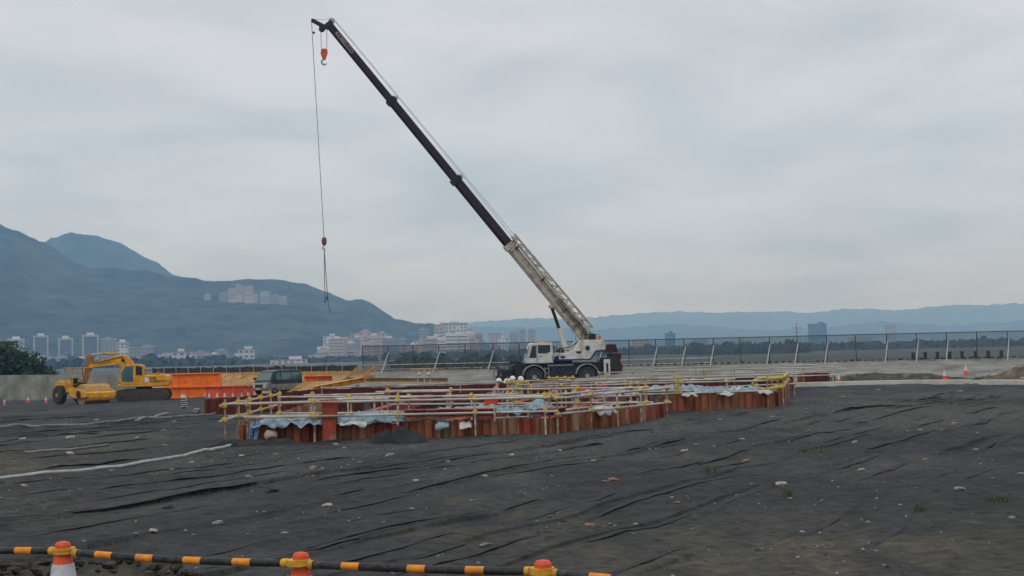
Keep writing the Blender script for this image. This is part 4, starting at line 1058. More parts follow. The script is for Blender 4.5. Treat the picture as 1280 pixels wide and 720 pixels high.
def crane():
    p0 = W(697, 482, 100); yaw = math.pi + R(10)
    z0 = zg(p0.x, p0.y) + .02
    root = empty('mobile_crane', (p0.x, p0.y, z0), yaw, 'white and navy rough terrain crane with its long boom raised to the left', 'crane')
    M = mtx((p0.x, p0.y, z0), yaw); MI = M.inverted()
    def B(name, mb, m, parent=root, **k): return mb.build(name, m, parent, **k)
    # carrier
    mb = MB(); mb.prism([(3.35, .75), (3.35, 1.5), (2.9, 1.58), (-3.2, 1.6), (-3.2, .8), (-2.8, .62), (2.9, .6)], -.75, .75); B('carrier', mb, CRN, bevel=.03)
    for s in (-1, 1):
        mb = MB(); mb.prism([(1.0, .52), (1.0, 1.55), (-1.0, 1.55), (-1.0, .52)], s * .8 - .38, s * .8 + .38); B('side_tank', mb, CRN, bevel=.04)
        mb = MB(); mb.prism([(.9, 1.42), (.9, 1.46), (-.9, 1.46), (-.9, 1.42)], s * 1.185 - .006, s * 1.185 + .006); B('tank_trim', mb, STEEL)
        for x in (1.9, -1.9):
            q = []
            for k in range(11):
                a = R(8 + 164 * k / 10); q.append((x + .86 * math.cos(a), .66 + .86 * math.sin(a)))
            q2 = [(x + (px_ - x) * .92, .66 + (pz_ - .66) * .92) for px_, pz_ in reversed(q)]
            mb = MB(); mb.prism(q + q2, s * 1.0 - .3, s * 1.0 + .3); B('fender', mb, mat('fender_grey', (.30, .29, .28), (.2, .19, .18), 4, .6))
            wheel(root, (x, s * 1.0, .66), .66, .48, mat('rim_grey', (.36, .35, .34), (.2, .19, .18), 6, .6))
        # outriggers front and back
        for x, hx in ((3.0, .3), (-3.35, .3)):
            mb = MB(); mb.box((x, s * 1.14, 1.1), (.44, .22, 1.35)); mb.box((x, s * 1.26, 1.15), (.16, .03, .7), mi=1); B('outrigger_jack', mb, [CRW if x < 0 else BLK, BLK], bevel=.03)
            mb = MB(); mb.lathe([(.22, .0), (.22, .06), (.08, .1), (.08, .44)], 14, 'Z', (x, s * 1.14, .03)); B('outrigger_foot', mb, STEEL)
    for x in (3.0, -3.35):
        mb = MB(); mb.box((x, 0, .98), (.36, 2.02, .36)); B('outrigger_beam', mb, BLK)
    # front deck gear, rear engine and winch hook
    mb = MB(); mb.box((3.8, 0, .9), (.7, 2.2, .7)); mb.box((4.15, 0, .62), (.25, 2.3, .3)); B('front_bumper', mb, BLK, bevel=.03)
    for s in (-1, 1):
        mb = MB(); mb.tube([(3.6, s * .8, 1.2), (4.4, s * .8, 1.3), (4.45, s * .8, .5)], .03, 6); mb.tube([(4.2, s * .4, 1.3), (4.25, s * .4, .5)], .03, 6); B('front_handrail', mb, MAROON)
        mb = MB(); mb.lathe([(.0, .0), (.09, .02), (.11, .07)], 12, 'X', (4.16, s * .8, .85)); B('headlight', mb, STEEL)
    mb = MB(); mb.box((-3.75, 0, 1.3), (.75, 2.2, 1.2)); B('engine_hood', mb, BLK, bevel=.05)
    mb = MB(); mb.prism([(-3.9, .7), (-3.9, 2.15), (-4.1, 2.25), (-4.5, 2.15), (-4.35, 1.7), (-4.55, 1.2), (-4.45, .7)], -1.0, 1.0); B('rear_panel', mb, MAROON, bevel=.03)
    mb = MB(); mb.prism([(-3.62, 2.28), (-3.82, 2.85), (-4.42, 2.85), (-4.62, 2.28)], -1.05, -.4); B('spare_hook_guard', mb, MAROON, bevel=.03)
    mb = MB(); mb.box((-4.52, .7, 1.85), (.06, .3, .16)); mb.box((-4.52, -.7, 1.85), (.06, .3, .16)); B('tail_lamp', mb, mat('lamp_red', (.5, .05, .04)))
    # superstructure
    mb = MB(); mb.lathe([(.8, 1.6), (.8, 1.74)], 24, 'Z', (-.3, 0, 0)); B('slew_ring', mb, BLK)
    prof = [(.45, 1.75), (.45, 2.25), (-.6, 2.30), (-1.0, 2.45), (-1.55, 3.18), (-3.05, 3.18), (-3.3, 2.95), (-3.3, 2.4), (-2.6, 2.3), (-2.2, 1.75)]
    for s in (-1, 1):
        mb = MB(); mb.prism(prof, s * .86 - .22, s * .86 + .22); B('turntable_side', mb, CRW, bevel=.03)
        st = [(.47, 1.74), (.47, 1.86), (-2.16, 1.86), (-2.56, 2.42), (-3.32, 2.5), (-3.32, 2.36), (-2.62, 2.28), (-2.22, 1.74)]
        mb = MB(); mb.prism(st, s * 1.09 - .008, s * 1.09 + .008); B('blue_stripe', mb, CRB)
        mb = MB(); mb.lathe([(.17, -.02), (.17, .02)], 14, 'Y', (-2.0, s * 1.09, 2.6)); B('access_hole', mb, BLK)
        mb = MB(); mb.box((-1.35, s * 1.09, 2.32), (.35, .03, .16)); mb.box((-.2, s * 1.09, 2.0), (.3, .03, .16)); B('vent', mb, BLK)
    mb = MB(); mb.box((-.9, 0, 1.95), (2.5, 1.26, .4)); mb.box((-2.75, 0, 2.6), (.9, 1.26, .7)); B('turntable_deck', mb, CRW)
    mb = MB(); mb.prism([(-1.2, 2.35), (-.5, 2.7), (-.1, 2.42), (.1, 2.2), (-1.2, 2.2)], -1.12, -.75); B('hose_guard', mb, BLK)
    # cab
    cabp = [(2.42, 1.62), (2.45, 1.85), (2.12, 2.98), (1.95, 3.05), (.55, 3.05), (.5, 1.62)]
    mb = MB(); mb.prism(cabp, .2, 1.15); cab = B('cab', mb, CRW, bevel=.04)
    M_ = MB(); n = Vector((2.45 - 2.12, 0, 1.85 - 2.98)).normalized()
    mb = MB(); mb.bar((2.45, .68, 1.96), (2.17, .68, 2.90), .02, .74, up=Vector((0, 1, 0))); B('windscreen', mb, mat('windscreen_glass', (.22, .27, .30), (.16, .2, .23), 1, .06, spec=.7), cab)
    side = [[(2.22, 2.0), (1.98, 2.86), (1.72, 2.86), (1.72, 2.0)], [(1.58, 2.3), (1.58, 2.88), (.7, 2.88), (.7, 2.42), (.95, 2.3)]]
    for q in side:
        for yy in (.193, 1.157):
            mb = MB(); mb.prism(q, yy - .008, yy + .008); B('side_window', mb, GLS, cab)
    mb = MB(); mb.box((1.66, 1.165, 2.3), (.03, .03, 1.2)); mb.box((1.4, 1.18, 2.1), (.16, .03, .04)); B('door_handle', mb, BLK, cab)
    mb = MB(); mb.tube([(2.3, 1.15, 2.5), (2.5, 1.42, 2.6)], .02, 6); mb.box((2.5, 1.45, 2.5), (.06, .2, .34)); B('mirror', mb, BLK, cab)
    mb = MB(); mb.box((.35, 1.0, 1.95), (.5, .3, .25)); mb.box((.25, 1.05, 2.2), (.3, .2, .3), mi=1); mb.tube([(.62, 1.1, 1.7), (.4, 1.2, 2.1), (.05, 1.1, 2.25), (-.1, 1.0, 1.9)], .05, 6, mi=1); B('hydraulic_hoses', mb, [BLK, STEEL])
    mb = MB(); mb.lathe([(.28, -.42), (.28, -.36), (.16, -.35), (.16, .35), (.28, .36), (.28, .42)], 18, 'Y', (-2.55, 0, 3.36)); B('winch_drum', mb, BLK)
    mb = MB(); mb.box((-2.95, 0, 3.32), (.4, 1.1, .28)); B('winch_motor', mb, mat('winch_tan', (.5, .32, .2), (.38, .22, .13)), bevel=.03)
    for s in (-1, 1):
        mb = MB(); mb.tube([(-.1, s * 1.0, 2.3), (-.1, s * 1.0, 2.75), (-.8, s * 1.0, 2.75), (-.8, s * 1.0, 2.4)], .02, 6); B('handrail', mb, STEEL)
        mb = MB(); mb.tube([(-1.6, s * .95, 3.2), (-1.6, s * .95, 3.55), (-2.9, s * .95, 3.55), (-2.9, s * .95, 3.2)], .022, 6); B('roof_handrail', mb, BLK)
        mb = MB()
        for z in (.62, .92, 1.22): mb.box((1.0, s * 1.2, z), (.3, .04, .03))
        for x in (.86, 1.14): mb.box((x, s * 1.2, .95), (.03, .03, .8))
        B('step_ladder', mb, STEEL)
        mb = MB(); mb.box((-.55, s * 1.2, .8), (.7, .06, .3)); B('tool_box', mb, BLK, bevel=.02)
    mb = MB(); mb.box((1.2, .7, 3.1), (.5, .5, .08)); mb.lathe([(.07, 3.14), (.07, 3.26), (.03, 3.28)], 10, 'Z', (1.75, .7, 0)); B('cab_roof_lamp', mb, ORNG)
    mb = MB(); mb.tube([(.3, .9, 2.25), (-.3, .5, 2.6), (-.9, .3, 2.7), (-1.4, .3, 3.0)], .035, 6); mb.tube([(.3, .7, 2.25), (-.2, .6, 2.45), (-.8, .5, 2.5)], .03, 6); B('deck_hoses', mb, BLK)
    mb = MB(); mb.lump((1.35, .7, 2.3), .2, 4, .2, (.8, .8, 1.2), 2); mb.lump((1.35, .7, 2.58), .11, 5, .1, (1, 1, 1.1), 2); B('driver_seat', mb, BLK, cab)
    # boom, in the crane's own frame
    def PW(px, py):
        a = MI @ W(px, py, 90); b = MI @ W(px, py, 110); f = a.y / (a.y - b.y); return a.lerp(b, f)
    piv = PW(738, 431); tip = PW(411.6, 31.5)
    piv.y = 0; d = tip - piv; d.y = 0; L = d.length; d.normalize()
    up = Vector((-d.z, 0, d.x)); up = up if up.z > 0 else -up
    def at_(f, h=0, y=0): return piv + d * (L * f) + up * h + Vector((0, y, 0))
    BR = Matrix((d, Vector((0, 1, 0)) if up.cross(d).y > 0 else Vector((0, -1, 0)), up)).transposed()
    # fractions along the boom where the sections meet, read off the photograph
    def sect(f0, f1, h, w, m, name):
        mb = MB(); a, b = at_(f0), at_(f1)
        vs = []
        c = [(-w / 2, h / 2), (w / 2, h / 2), (w / 2, -h * .28), (w * .28, -h / 2), (-w * .28, -h / 2), (-w / 2, -h * .28)]
        secs = [[e + up * z + Vector((0, y, 0)) for y, z in c] for e in (a, b)]
        mb.loft(secs); return B(name, mb, m, bevel=.015)
    wide = 1
    sect(-.012, .315, .70, .54, CREAM, 'boom_base_section')
    sect(.312, .522, .64, .48, BOOM, 'boom_second_section')
    sect(.518, .768, .57, .40, BOOM, 'boom_third_section')
    sect(.764, 1.0, .50, .33, BOOM, 'boom_fly_section')
    for f, h, m in ((.314, .82, CREAM), (.52, .80, CRN), (.766, .70, CRN)):
        mb = MB(); mb.bar(at_(f - .007), at_(f + .007), h * .74, h, up=up); B('boom_collar', mb, m, bevel=.02)
        mb = MB(); mb.lathe([(.10, -.16), (.10, .16)], 12, 'Y', at_(f, h / 2 + .08)); mb.bar(at_(f - .004, h / 2), at_(f - .004, h / 2 + .14), .1, .1); B('rope_guide', mb, STEEL)
    # boom marks near the head
    Ml = Matrix.Translation(at_(.955, 0, .18)) 
    for yy, flip in ((.172, 1), (-.172, -1)):
        X_ = -d if flip > 0 else d
        rot = Matrix((-d if (-d).x < 0 and flip > 0 else d, up if True else up, Vector((0, 1, 0)))).transposed()
        xx = d if flip < 0 else -d
        zz = Vector((0, flip, 0)); yv = zz.cross(xx)
        M4 = Matrix((xx, yv, zz)).transposed().to_4x4(); M4.translation = at_(.945, .02, yy)
        text('KOBELCO', .40, mat('letter_pale', (.55, .42, .42), (.5, .4, .4)), root, M4)
    # head sheaves and jib stub
    mb = MB(); mb.bar(at_(.994, -.05), at_(1.008, -.05), .42, .52, up=up); B('boom_head', mb, BOOM, bevel=.03)
    hd = at_(1.0)
    for k, (f, h) in enumerate(((1.004, .29), (1.004, -.56))):
        for yy in (-.12, 0, .12):
            mb = MB(); mb.lathe([(.22, -.03), (.18, -.01), (.18, .01), (.22, .03)], 20, 'Y', at_(f, h, yy)); B('sheave', mb, STEEL if k == 0 else BLK)
        for yy in (-.2, .2):
            mb = MB(); mb.bar(at_(f - .004, h * .3, yy), at_(f, h * 1.05, yy), .03, .2, up=up); B('sheave_plate', mb, BOOM)
    js = PW(391.5, 26); js.y = 0
    for yy in (-.15, .15): mb = MB(); mb.bar(at_(1.0, -.3, yy), js + Vector((0, yy * .5, 0)), .06, .24); B('jib_stub', mb, MAROON)
    mb = MB(); mb.lathe([(.15, -.05), (.12, 0), (.15, .05)], 18, 'Y', js); B('stub_sheave', mb, BLK)
    # lift cylinder
    mb = MB(); a = Vector((-.75, 0, 2.35)); b = at_(.135, -.42); m_ = a.lerp(b, .52); mb.tube([a, m_], .19, 14); B('lift_cylinder', mb, CRW)
    mb = MB(); mb.tube([m_, b], .12, 12); B('lift_rod', mb, BLK)
    mb = MB(); mb.lathe([(.16, -.3), (.16, .3)], 12, 'Y', b); mb.bar(b, at_(.135, -.3), .4, .2); B('cylinder_bracket', mb, CREAM)
    # lattice jib stowed on the near side of the base section
    jl = [(.01, .52), (.31, .66)]
    chords = []
    for h0, h1, yy in ((.36, .42, .42), (.82, .70, .42), (.36, .42, .80), (.82, .70, .80)):
        a = at_(.03, h0, yy); b = at_(.33, h1, yy); chords.append((a, b)); mb = MB(); mb.tube([a, b], .045, 7); B('jib_chord', mb, CREAM)
    lb = MB()
    for k in range(14):
        f0, f1 = k / 14, (k + 1) / 14
        for i, j in ((0, 1), (2, 3), (0, 2), (1, 3)):
            A_, B_ = chords[i], chords[j]
            lb.tube([A_[0].lerp(A_[1], f0), B_[0].lerp(B_[1], f1 if k % 2 else f0 + .5 / 14)], .024, 5)
            lb.tube([B_[0].lerp(B_[1], f0), A_[0].lerp(A_[1], f1)], .024, 5)
    o = B('jib_lacing', lb, CREAM); o['kind'] = 'stuff'
    for f in (.06, .2, .3):
        mb = MB(); mb.bar(at_(f, .1, .3), at_(f, .6, .5), .2, .1); B('jib_bracket', mb, mat('bracket_brown', (.2, .1, .06)))
    mb = MB()
    for k in range(16): mb.lump(at_(.02 + .09 * random.random(), -.1 + .6 * random.random(), .36), .09, k, .2)
    for k in range(3): mb.tube([at_(.01, .2 * k, .36), at_(.06, .1 + .2 * k, .45), at_(.14, .15 * k, .36)], .03, 6)
    o = B('boom_foot_hoses', mb, mat('greasy_steel', (.13, .1, .07), (.22, .18, .14), 6, .6)); o['kind'] = 'stuff'
    # hoist ropes along the boom and down to the hooks
    mb = MB(); mb.tube([Vector((-2.55, -.1, 3.6)), at_(.52, .62, -.1), at_(1.004, .5, -.1)], .014, 5); B('hoist_rope', mb, ROPE)
    mb = MB(); mb.tube([Vector((-2.55, .1, 3.6)), at_(.314, .75, .1), at_(1.004, .52, .1), js + up * .15], .014, 5); B('hoist_rope', mb, ROPE)
    mi1 = PW(404, 62); mi1.y = 0
    for f, dx_ in ((at_(1.012, -.60), .20), (at_(1.004, .0), -.20)):
        pass
    hx = (PW(400.8, 36)), (PW(408.6, 36)), (PW(401.6, 61)), (PW(408.4, 61))
    for a, b in ((0, 2), (1, 3)):
        for yy in (-.06, .06):
            A_, B_ = hx[a].copy(), hx[b].copy(); A_.y = yy; B_.y = yy
            mb = MB(); mb.tube([A_, B_], .016, 5); B('fall_rope', mb, ROPE)
    aux = PW(405, 297); aux.y = 0
    mb = MB(); mb.tube([js + d * .2, aux], .022, 5); B('auxiliary_rope', mb, ROPE)
    mb = MB(); mb.lump(js.lerp(aux, .055) , .1, 3, .05); B('rope_stop_weight', mb, BLK)
    # hooks, things of their own
    def hookm(mb, c, r):
        pts = [c + Vector((0, 0, r * 1.0)), c + Vector((0, 0, r * .4))]
        for k in range(11):
            a = R(90 - 250 * k / 10); pts.append(c + Vector((r * .62 * math.cos(a) , 0, -r * .3 + r * .62 * math.sin(a))))
        mb.tube(pts, [r * .2] * 2 + [r * .22] * 9 + [r * .13, r * .06], 8)
    wc = M @ PW(405.2, 67); hk = empty('hook_block', wc, yaw, 'orange main hook block hanging just under the boom head', 'crane hook')
    for s in (-1, 1):
        mb = MB(); mb.prism([(-.2, .30), (.2, .30), (.25, .05), (.09, -.42), (-.09, -.42), (-.25, .05)], s * .16 - .025, s * .16 + .025); mb.build('cheek_plate', HOOKO, hk, bevel=.02)
    for y_ in (-.07, .07): mb = MB(); mb.lathe([(.24, -.04), (.2, 0), (.24, .04)], 18, 'Y', (0, y_, .1)); mb.build('sheave', BLK, hk)
    mb = MB(); hookm(mb, Vector((0, 0, -.5)), .3); mb.build('hook', STEEL, hk)
    wc = M @ PW(405.2, 301.5); hk = empty('ball_hook', wc, yaw, 'small weighted hook hanging on the long thin rope with two chain slings', 'crane hook')
    mb = MB(); mb.lathe([(.04, .30), (.15, .22), (.19, .0), (.15, -.2), (.05, -.3)], 14); mb.build('weight', mat('weight_brown', (.30, .12, .05), (.12, .06, .03), 6), hk)
    mb = MB(); hookm(mb, Vector((0, 0, -.4)), .2); mb.build('hook', STEEL, hk)
    k2 = Matrix.Rotation(-yaw, 3, 'Z')
    e1 = k2 @ (M @ PW(406.5, 376) - wc); e2 = k2 @ (M @ PW(409.5, 372) - wc); e3 = k2 @ (M @ PW(413.5, 392) - wc)
    for e in (e1, e2): mb = MB(); mb.tube([Vector((0, 0, -.5)), e * .5 + Vector((.02, 0, 0)), e], .024, 5); mb.build('sling', BLK, hk)
    mb = MB(); hookm(mb, e1, .12); mb.build('sling_hook', BLK, hk)
    mb = MB(); mb.tube([e2, (e2 + e3) / 2 + Vector((.05, 0, 0)), e3], .02, 5); hookm(mb, e2, .14); mb.build('sling_tail', BLK, hk)
crane()

# ================================================================== excavator (front faces left)
def excavator():
    p = W(180, 499.5, 104); z0 = zg(p.x, p.y); yaw = math.pi + R(8)
    root = empty('excavator', (p.x, p.y, z0), yaw, 'yellow crawler excavator parked behind the road roller with its boom bent over it', 'excavator')
    B = lambda n, mb, m, parent=root, **k: mb.build(n, m, parent, **k)
    for s in (-1, 1):
        r, L = .43, 1.5; pr = []
        for k in range(9): a = R(90 + 180 * k / 8); pr.append((-L + r * math.cos(a), .45 + r * math.sin(a)))
        for k in range(9): a = R(-90 + 180 * k / 8); pr.append((L + r * math.cos(a), .45 + r * math.sin(a)))
        mb = MB(); mb.prism(pr, s * 1.05 - .27, s * 1.05 + .27)
        for k in range(16):
            x = -L + 2 * L * (k + .5) / 16
            for z in (.885, .015): mb.box((x, s * 1.05, z), (.05, .54, .04))
        tr = B('track', mb, TRK)
        mb = MB(); mb.prism([(-1.3, .3), (1.3, .3), (1.2, .62), (-1.2, .62)], s * 1.05 - .285, s * 1.05 + .285); B('track_frame', mb, TRK, tr)
        for k in range(6):
            mb = MB(); mb.lathe([(.12, -.29), (.12, .29)], 10, 'Y', (-1.1 + .44 * k, s * 1.05, .26)); B('roller', mb, TRK, tr)
        for x in (-L, L): mb = MB(); mb.lathe([(.1, -.3), (.28, -.29), (.28, .29), (.1, .3)], 14, 'Y', (x, s * 1.05, .45)); B('sprocket', mb, TRK, tr)
    mb = MB(); mb.box((0, 0, .75), (1.6, 1.5, .3)); mb.lathe([(.6, .9), (.6, 1.05)], 18); B('undercarriage', mb, BLK)
    mb = MB(); mb.prism([(1.7, 1.05), (1.75, 1.25), (1.15, 1.42), (-.2, 1.9), (-1.7, 1.9), (-1.85, 1.75), (-1.85, 1.15), (-1.6, 1.05)], -1.2, 1.2); hs = B('house', mb, YEL, bevel=.06)
    mb = MB(); mb.prism([(-1.3, 1.12), (-1.3, 1.88), (-1.9, 1.82), (-1.98, 1.5), (-1.9, 1.12)], -1.22, 1.22); B('counterweight', mb, YEL, bevel=.05)
    mb = MB(); mb.box((-.35, 1.215, 1.55), (.3, .03, .36)); B('side_plate', mb, CRW, hs)
    mb = MB(); mb.box((-1.0, 0, 1.95), (1.0, 1.6, .12)); mb.tube([(-1.1, .5, 1.95), (-1.1, .5, 2.2)], .06, 8); B('engine_cover', mb, YELD)
    M4 = Matrix.Translation((-1.2, 1.23, 1.42)) @ Matrix.Rotation(math.pi, 4, 'Z') @ Matrix.Rotation(R(90), 4, 'X'); text('KOMATSU', .26, BLK, root, M4)
    # cab on the near (left) side
    mb = MB(); mb.prism([(1.5, 1.2), (1.62, 1.5), (1.55, 2.2), (1.2, 2.68), (.2, 2.72), (-.15, 2.6), (-.15, 1.2)], .3, 1.22); cab = B('cab', mb, YEL, bevel=.05)
    mb = MB(); mb.prism([(1.42, 1.45), (1.46, 2.15), (1.15, 2.56), (.62, 2.58), (.62, 1.45)], 1.215, 1.235); B('door_window', mb, GLT, cab)
    mb = MB(); mb.prism([(.42, 1.9), (.42, 2.58), (-.03, 2.52), (-.03, 1.9)], 1.215, 1.235); B('rear_window', mb, GLS, cab)
    mb = MB(); mb.bar((1.6, .76, 1.55), (1.57, .76, 2.18), .02, .8, up=Vector((0, 1, 0))); mb.bar((1.54, .76, 2.24), (1.24, .76, 2.64), .02, .8, up=Vector((0, 1, 0))); B('windscreen', mb, GLT, cab)
    # boom: flat box outline
    bo = [(.7, 1.85), (.55, 2.35), (.75, 2.9), (1.15, 3.32), (1.7, 3.42), (2.5, 3.16), (3.6, 2.88), (3.95, 2.62), (3.75, 2.5), (2.6, 2.66), (1.8, 2.68), (1.3, 2.35), (.95, 1.85)]
    mb = MB(); mb.prism(bo, -.22, .22); boom = B('boom', mb, YEL, bevel=.03)
    M4 = Matrix.Translation((2.9, .24, 2.85)) @ Matrix.Rotation(math.pi, 4, 'Z') @ Matrix.Rotation(R(77), 4, 'X'); text('KOMATSU', .2, BLK, boom, Matrix.Translation((2.75, .235, 2.84)) @ Matrix.Rotation(math.pi, 4, 'Z') @ Matrix.Rotation(R(90), 4, 'X') @ Matrix.Rotation(R(10), 4, 'Z'))
    mb = MB(); mb.lathe([(.13, -.27), (.13, .27)], 12, 'Y', (1.45, 0, 3.02)); B('boom_pin', mb, BLK, boom)
    mb = MB(); mb.prism([(3.55, 3.35), (3.85, 3.55), (4.1, 3.4), (4.15, 2.7), (4.4, 1.4), (4.15, 1.2), (3.8, 2.3), (3.55, 2.65)], -.16, .16); st = B('stick', mb, mat('stick_brown', (.33, .16, .03), (.2, .1, .03), 3, .6), bevel=.02)
    mb = MB(); mb.tube([(1.9, 0, 3.5), (3.0, 0, 3.54)], .10, 12); B('arm_cylinder', mb, YELD)
    mb = MB(); mb.tube([(3.0, 0, 3.54), (3.75, 0, 3.5)], .06, 10); B('arm_rod', mb, STEEL)
    for s in (-1, 1):
        mb = MB(); mb.tube([(1.2, s * .3, 1.5), (1.55, s * .3, 2.4)], .09, 10); mb.tube([(1.55, s * .3, 2.4), (1.75, s * .3, 2.85)], .055, 8); B('boom_cylinder', mb, YELD)
    mb = MB(); mb.tube([(4.25, .0, 2.4), (4.45, 0, 1.5)], .07, 8); B('bucket_cylinder', mb, STEEL)
    mb = MB(); mb.prism([(4.5, 1.3), (4.1, 1.25), (3.75, .9), (3.65, .4), (3.9, .1), (4.2, .05), (4.05, .35), (4.1, .7)], -.5, .5); mb.tube([(4.2, -.5, .3), (4.2, .5, .3)], .03, 6); bk = B('bucket', mb, TRK, bevel=.02)
    for k in range(5): mb = MB(); mb.box((4.24, -.42 + .21 * k, .03), (.16, .07, .06)); B('tooth', mb, STEEL, bk)
    for s in (-1, 1):
        mb = MB(); mb.tube([(.0, s * 1.1, 1.9), (.0, s * 1.1, 2.25), (-1.2, s * 1.1, 2.25), (-1.2, s * 1.1, 1.9)], .022, 6); B('handrail', mb, BLK)
    mb = MB(); mb.tube([(1.2, -.25, 2.6), (1.5, -.26, 3.3), (2.6, -.26, 3.05), (3.6, -.24, 2.85)], .03, 6); mb.tube([(1.2, .25, 2.6), (1.5, .26, 3.3), (2.6, .26, 3.05), (3.6, .24, 2.85)], .03, 6); B('boom_hose', mb, BLK, boom)
    mb = MB(); mb.tube([(-.9, -.7, 1.9), (-.9, -.7, 2.35)], .05, 8); B('exhaust', mb, BLK)
    for k in range(5): mb = MB(); mb.box((-.5 - .12 * k, 1.207, 1.66), (.06, .02, .2)); B('vent', mb, BLK, hs)
    return root
excavator()

# ================================================================== road roller
def roller():
    p = W(101, 502.5, 101); z0 = zg(p.x, p.y); yaw = R(-42)
    root = empty('road_roller', (p.x, p.y, z0), yaw, 'dusty yellow single drum road roller with open canopy in front of the excavator', 'road roller')
    B = lambda n, mb, m, parent=root, **k: mb.build(n, m, parent, **k)
    mb = MB(); mb.lathe([(.1, -1.0), (.70, -1.0), (.72, -.97), (.72, .97), (.70, 1.0), (.1, 1.0)], 32, 'Y', (1.75, 0, .72)); dr = B('drum', mb, YELD)
    for s in (-1, 1):
        mb = MB(); mb.prism([(.45, .62), (.45, 1.08), (1.2, 1.12), (2.3, 1.0), (2.72, .85), (2.72, .52), (2.2, .48), (1.3, .44)], s * 1.12 - .08, s * 1.12 + .08); B('drum_frame_side', mb, YEL, bevel=.03)
        mb = MB(); mb.lathe([(.26, -.05), (.26, .05)], 16, 'Y', (1.75, s * 1.22, .72)); B('drum_hub', mb, BLK)
        wheel(root, (-1.45, s * .82, .66), .66, .46, YELD)
    mb = MB(); mb.box((.55, 0, .85), (.3, 2.06, .5)); B('drum_frame_rear', mb, YEL, bevel=.03)
    mb = MB(); mb.prism([(2.50, .24), (2.66, .30), (2.74, .5), (2.72, .82), (2.56, .92), (2.50, .80)], -1.03, 1.03); B('scraper_bar', mb, YEL, bevel=.03)
    mb = MB(); mb.box((.2, 0, .8), (.6, .5, .6)); B('articulation', mb, BLK)
    mb = MB(); mb.prism([(-.75, .75), (-.75, 1.55), (-1.1, 1.72), (-2.3, 1.62), (-2.55, 1.35), (-2.5, .85), (-2.2, .7)], -.62, .62); B('engine_hood', mb, YEL, bevel=.08)
    mb = MB()
    for k in range(5): mb.box((-2.54, 0, .95 + .1 * k), (.03, .8, .05))
    B('grille', mb, BLK)
    mb = MB(); mb.box((-.35, 0, 1.0), (.9, 1.5, .35)); B('operator_deck', mb, YEL, bevel=.03)
    mb = MB(); mb.box((-.55, 0, 1.3), (.5, .5, .12)); mb.box((-.8, 0, 1.6), (.1, .5, .5)); B('seat', mb, BLK, bevel=.03)
    mb = MB(); mb.tube([(.0, 0, 1.15), (-.15, 0, 1.6)], .03, 6); mb.tube([(-.15 + .06 * math.cos(a), .18 * math.cos(a), 1.62 + .18 * math.sin(a) * .5) for a in np.linspace(0, 6.28, 13)], .016, 5); mb.box((.08, 0, 1.35), (.15, .6, .35)); B('steering_column', mb, BLK)
    for x in (.05, -.85):
        for s in (-1, 1):
            mb = MB(); mb.tube([(x, s * .68, 1.1), (x, s * .68, 2.52)], .04, 8); B('canopy_post', mb, YELD)
    mb = MB(); mb.box((-.4, 0, 2.57), (1.35, 1.6, .09)); B('canopy_roof', mb, YELD, bevel=.03)
roller()

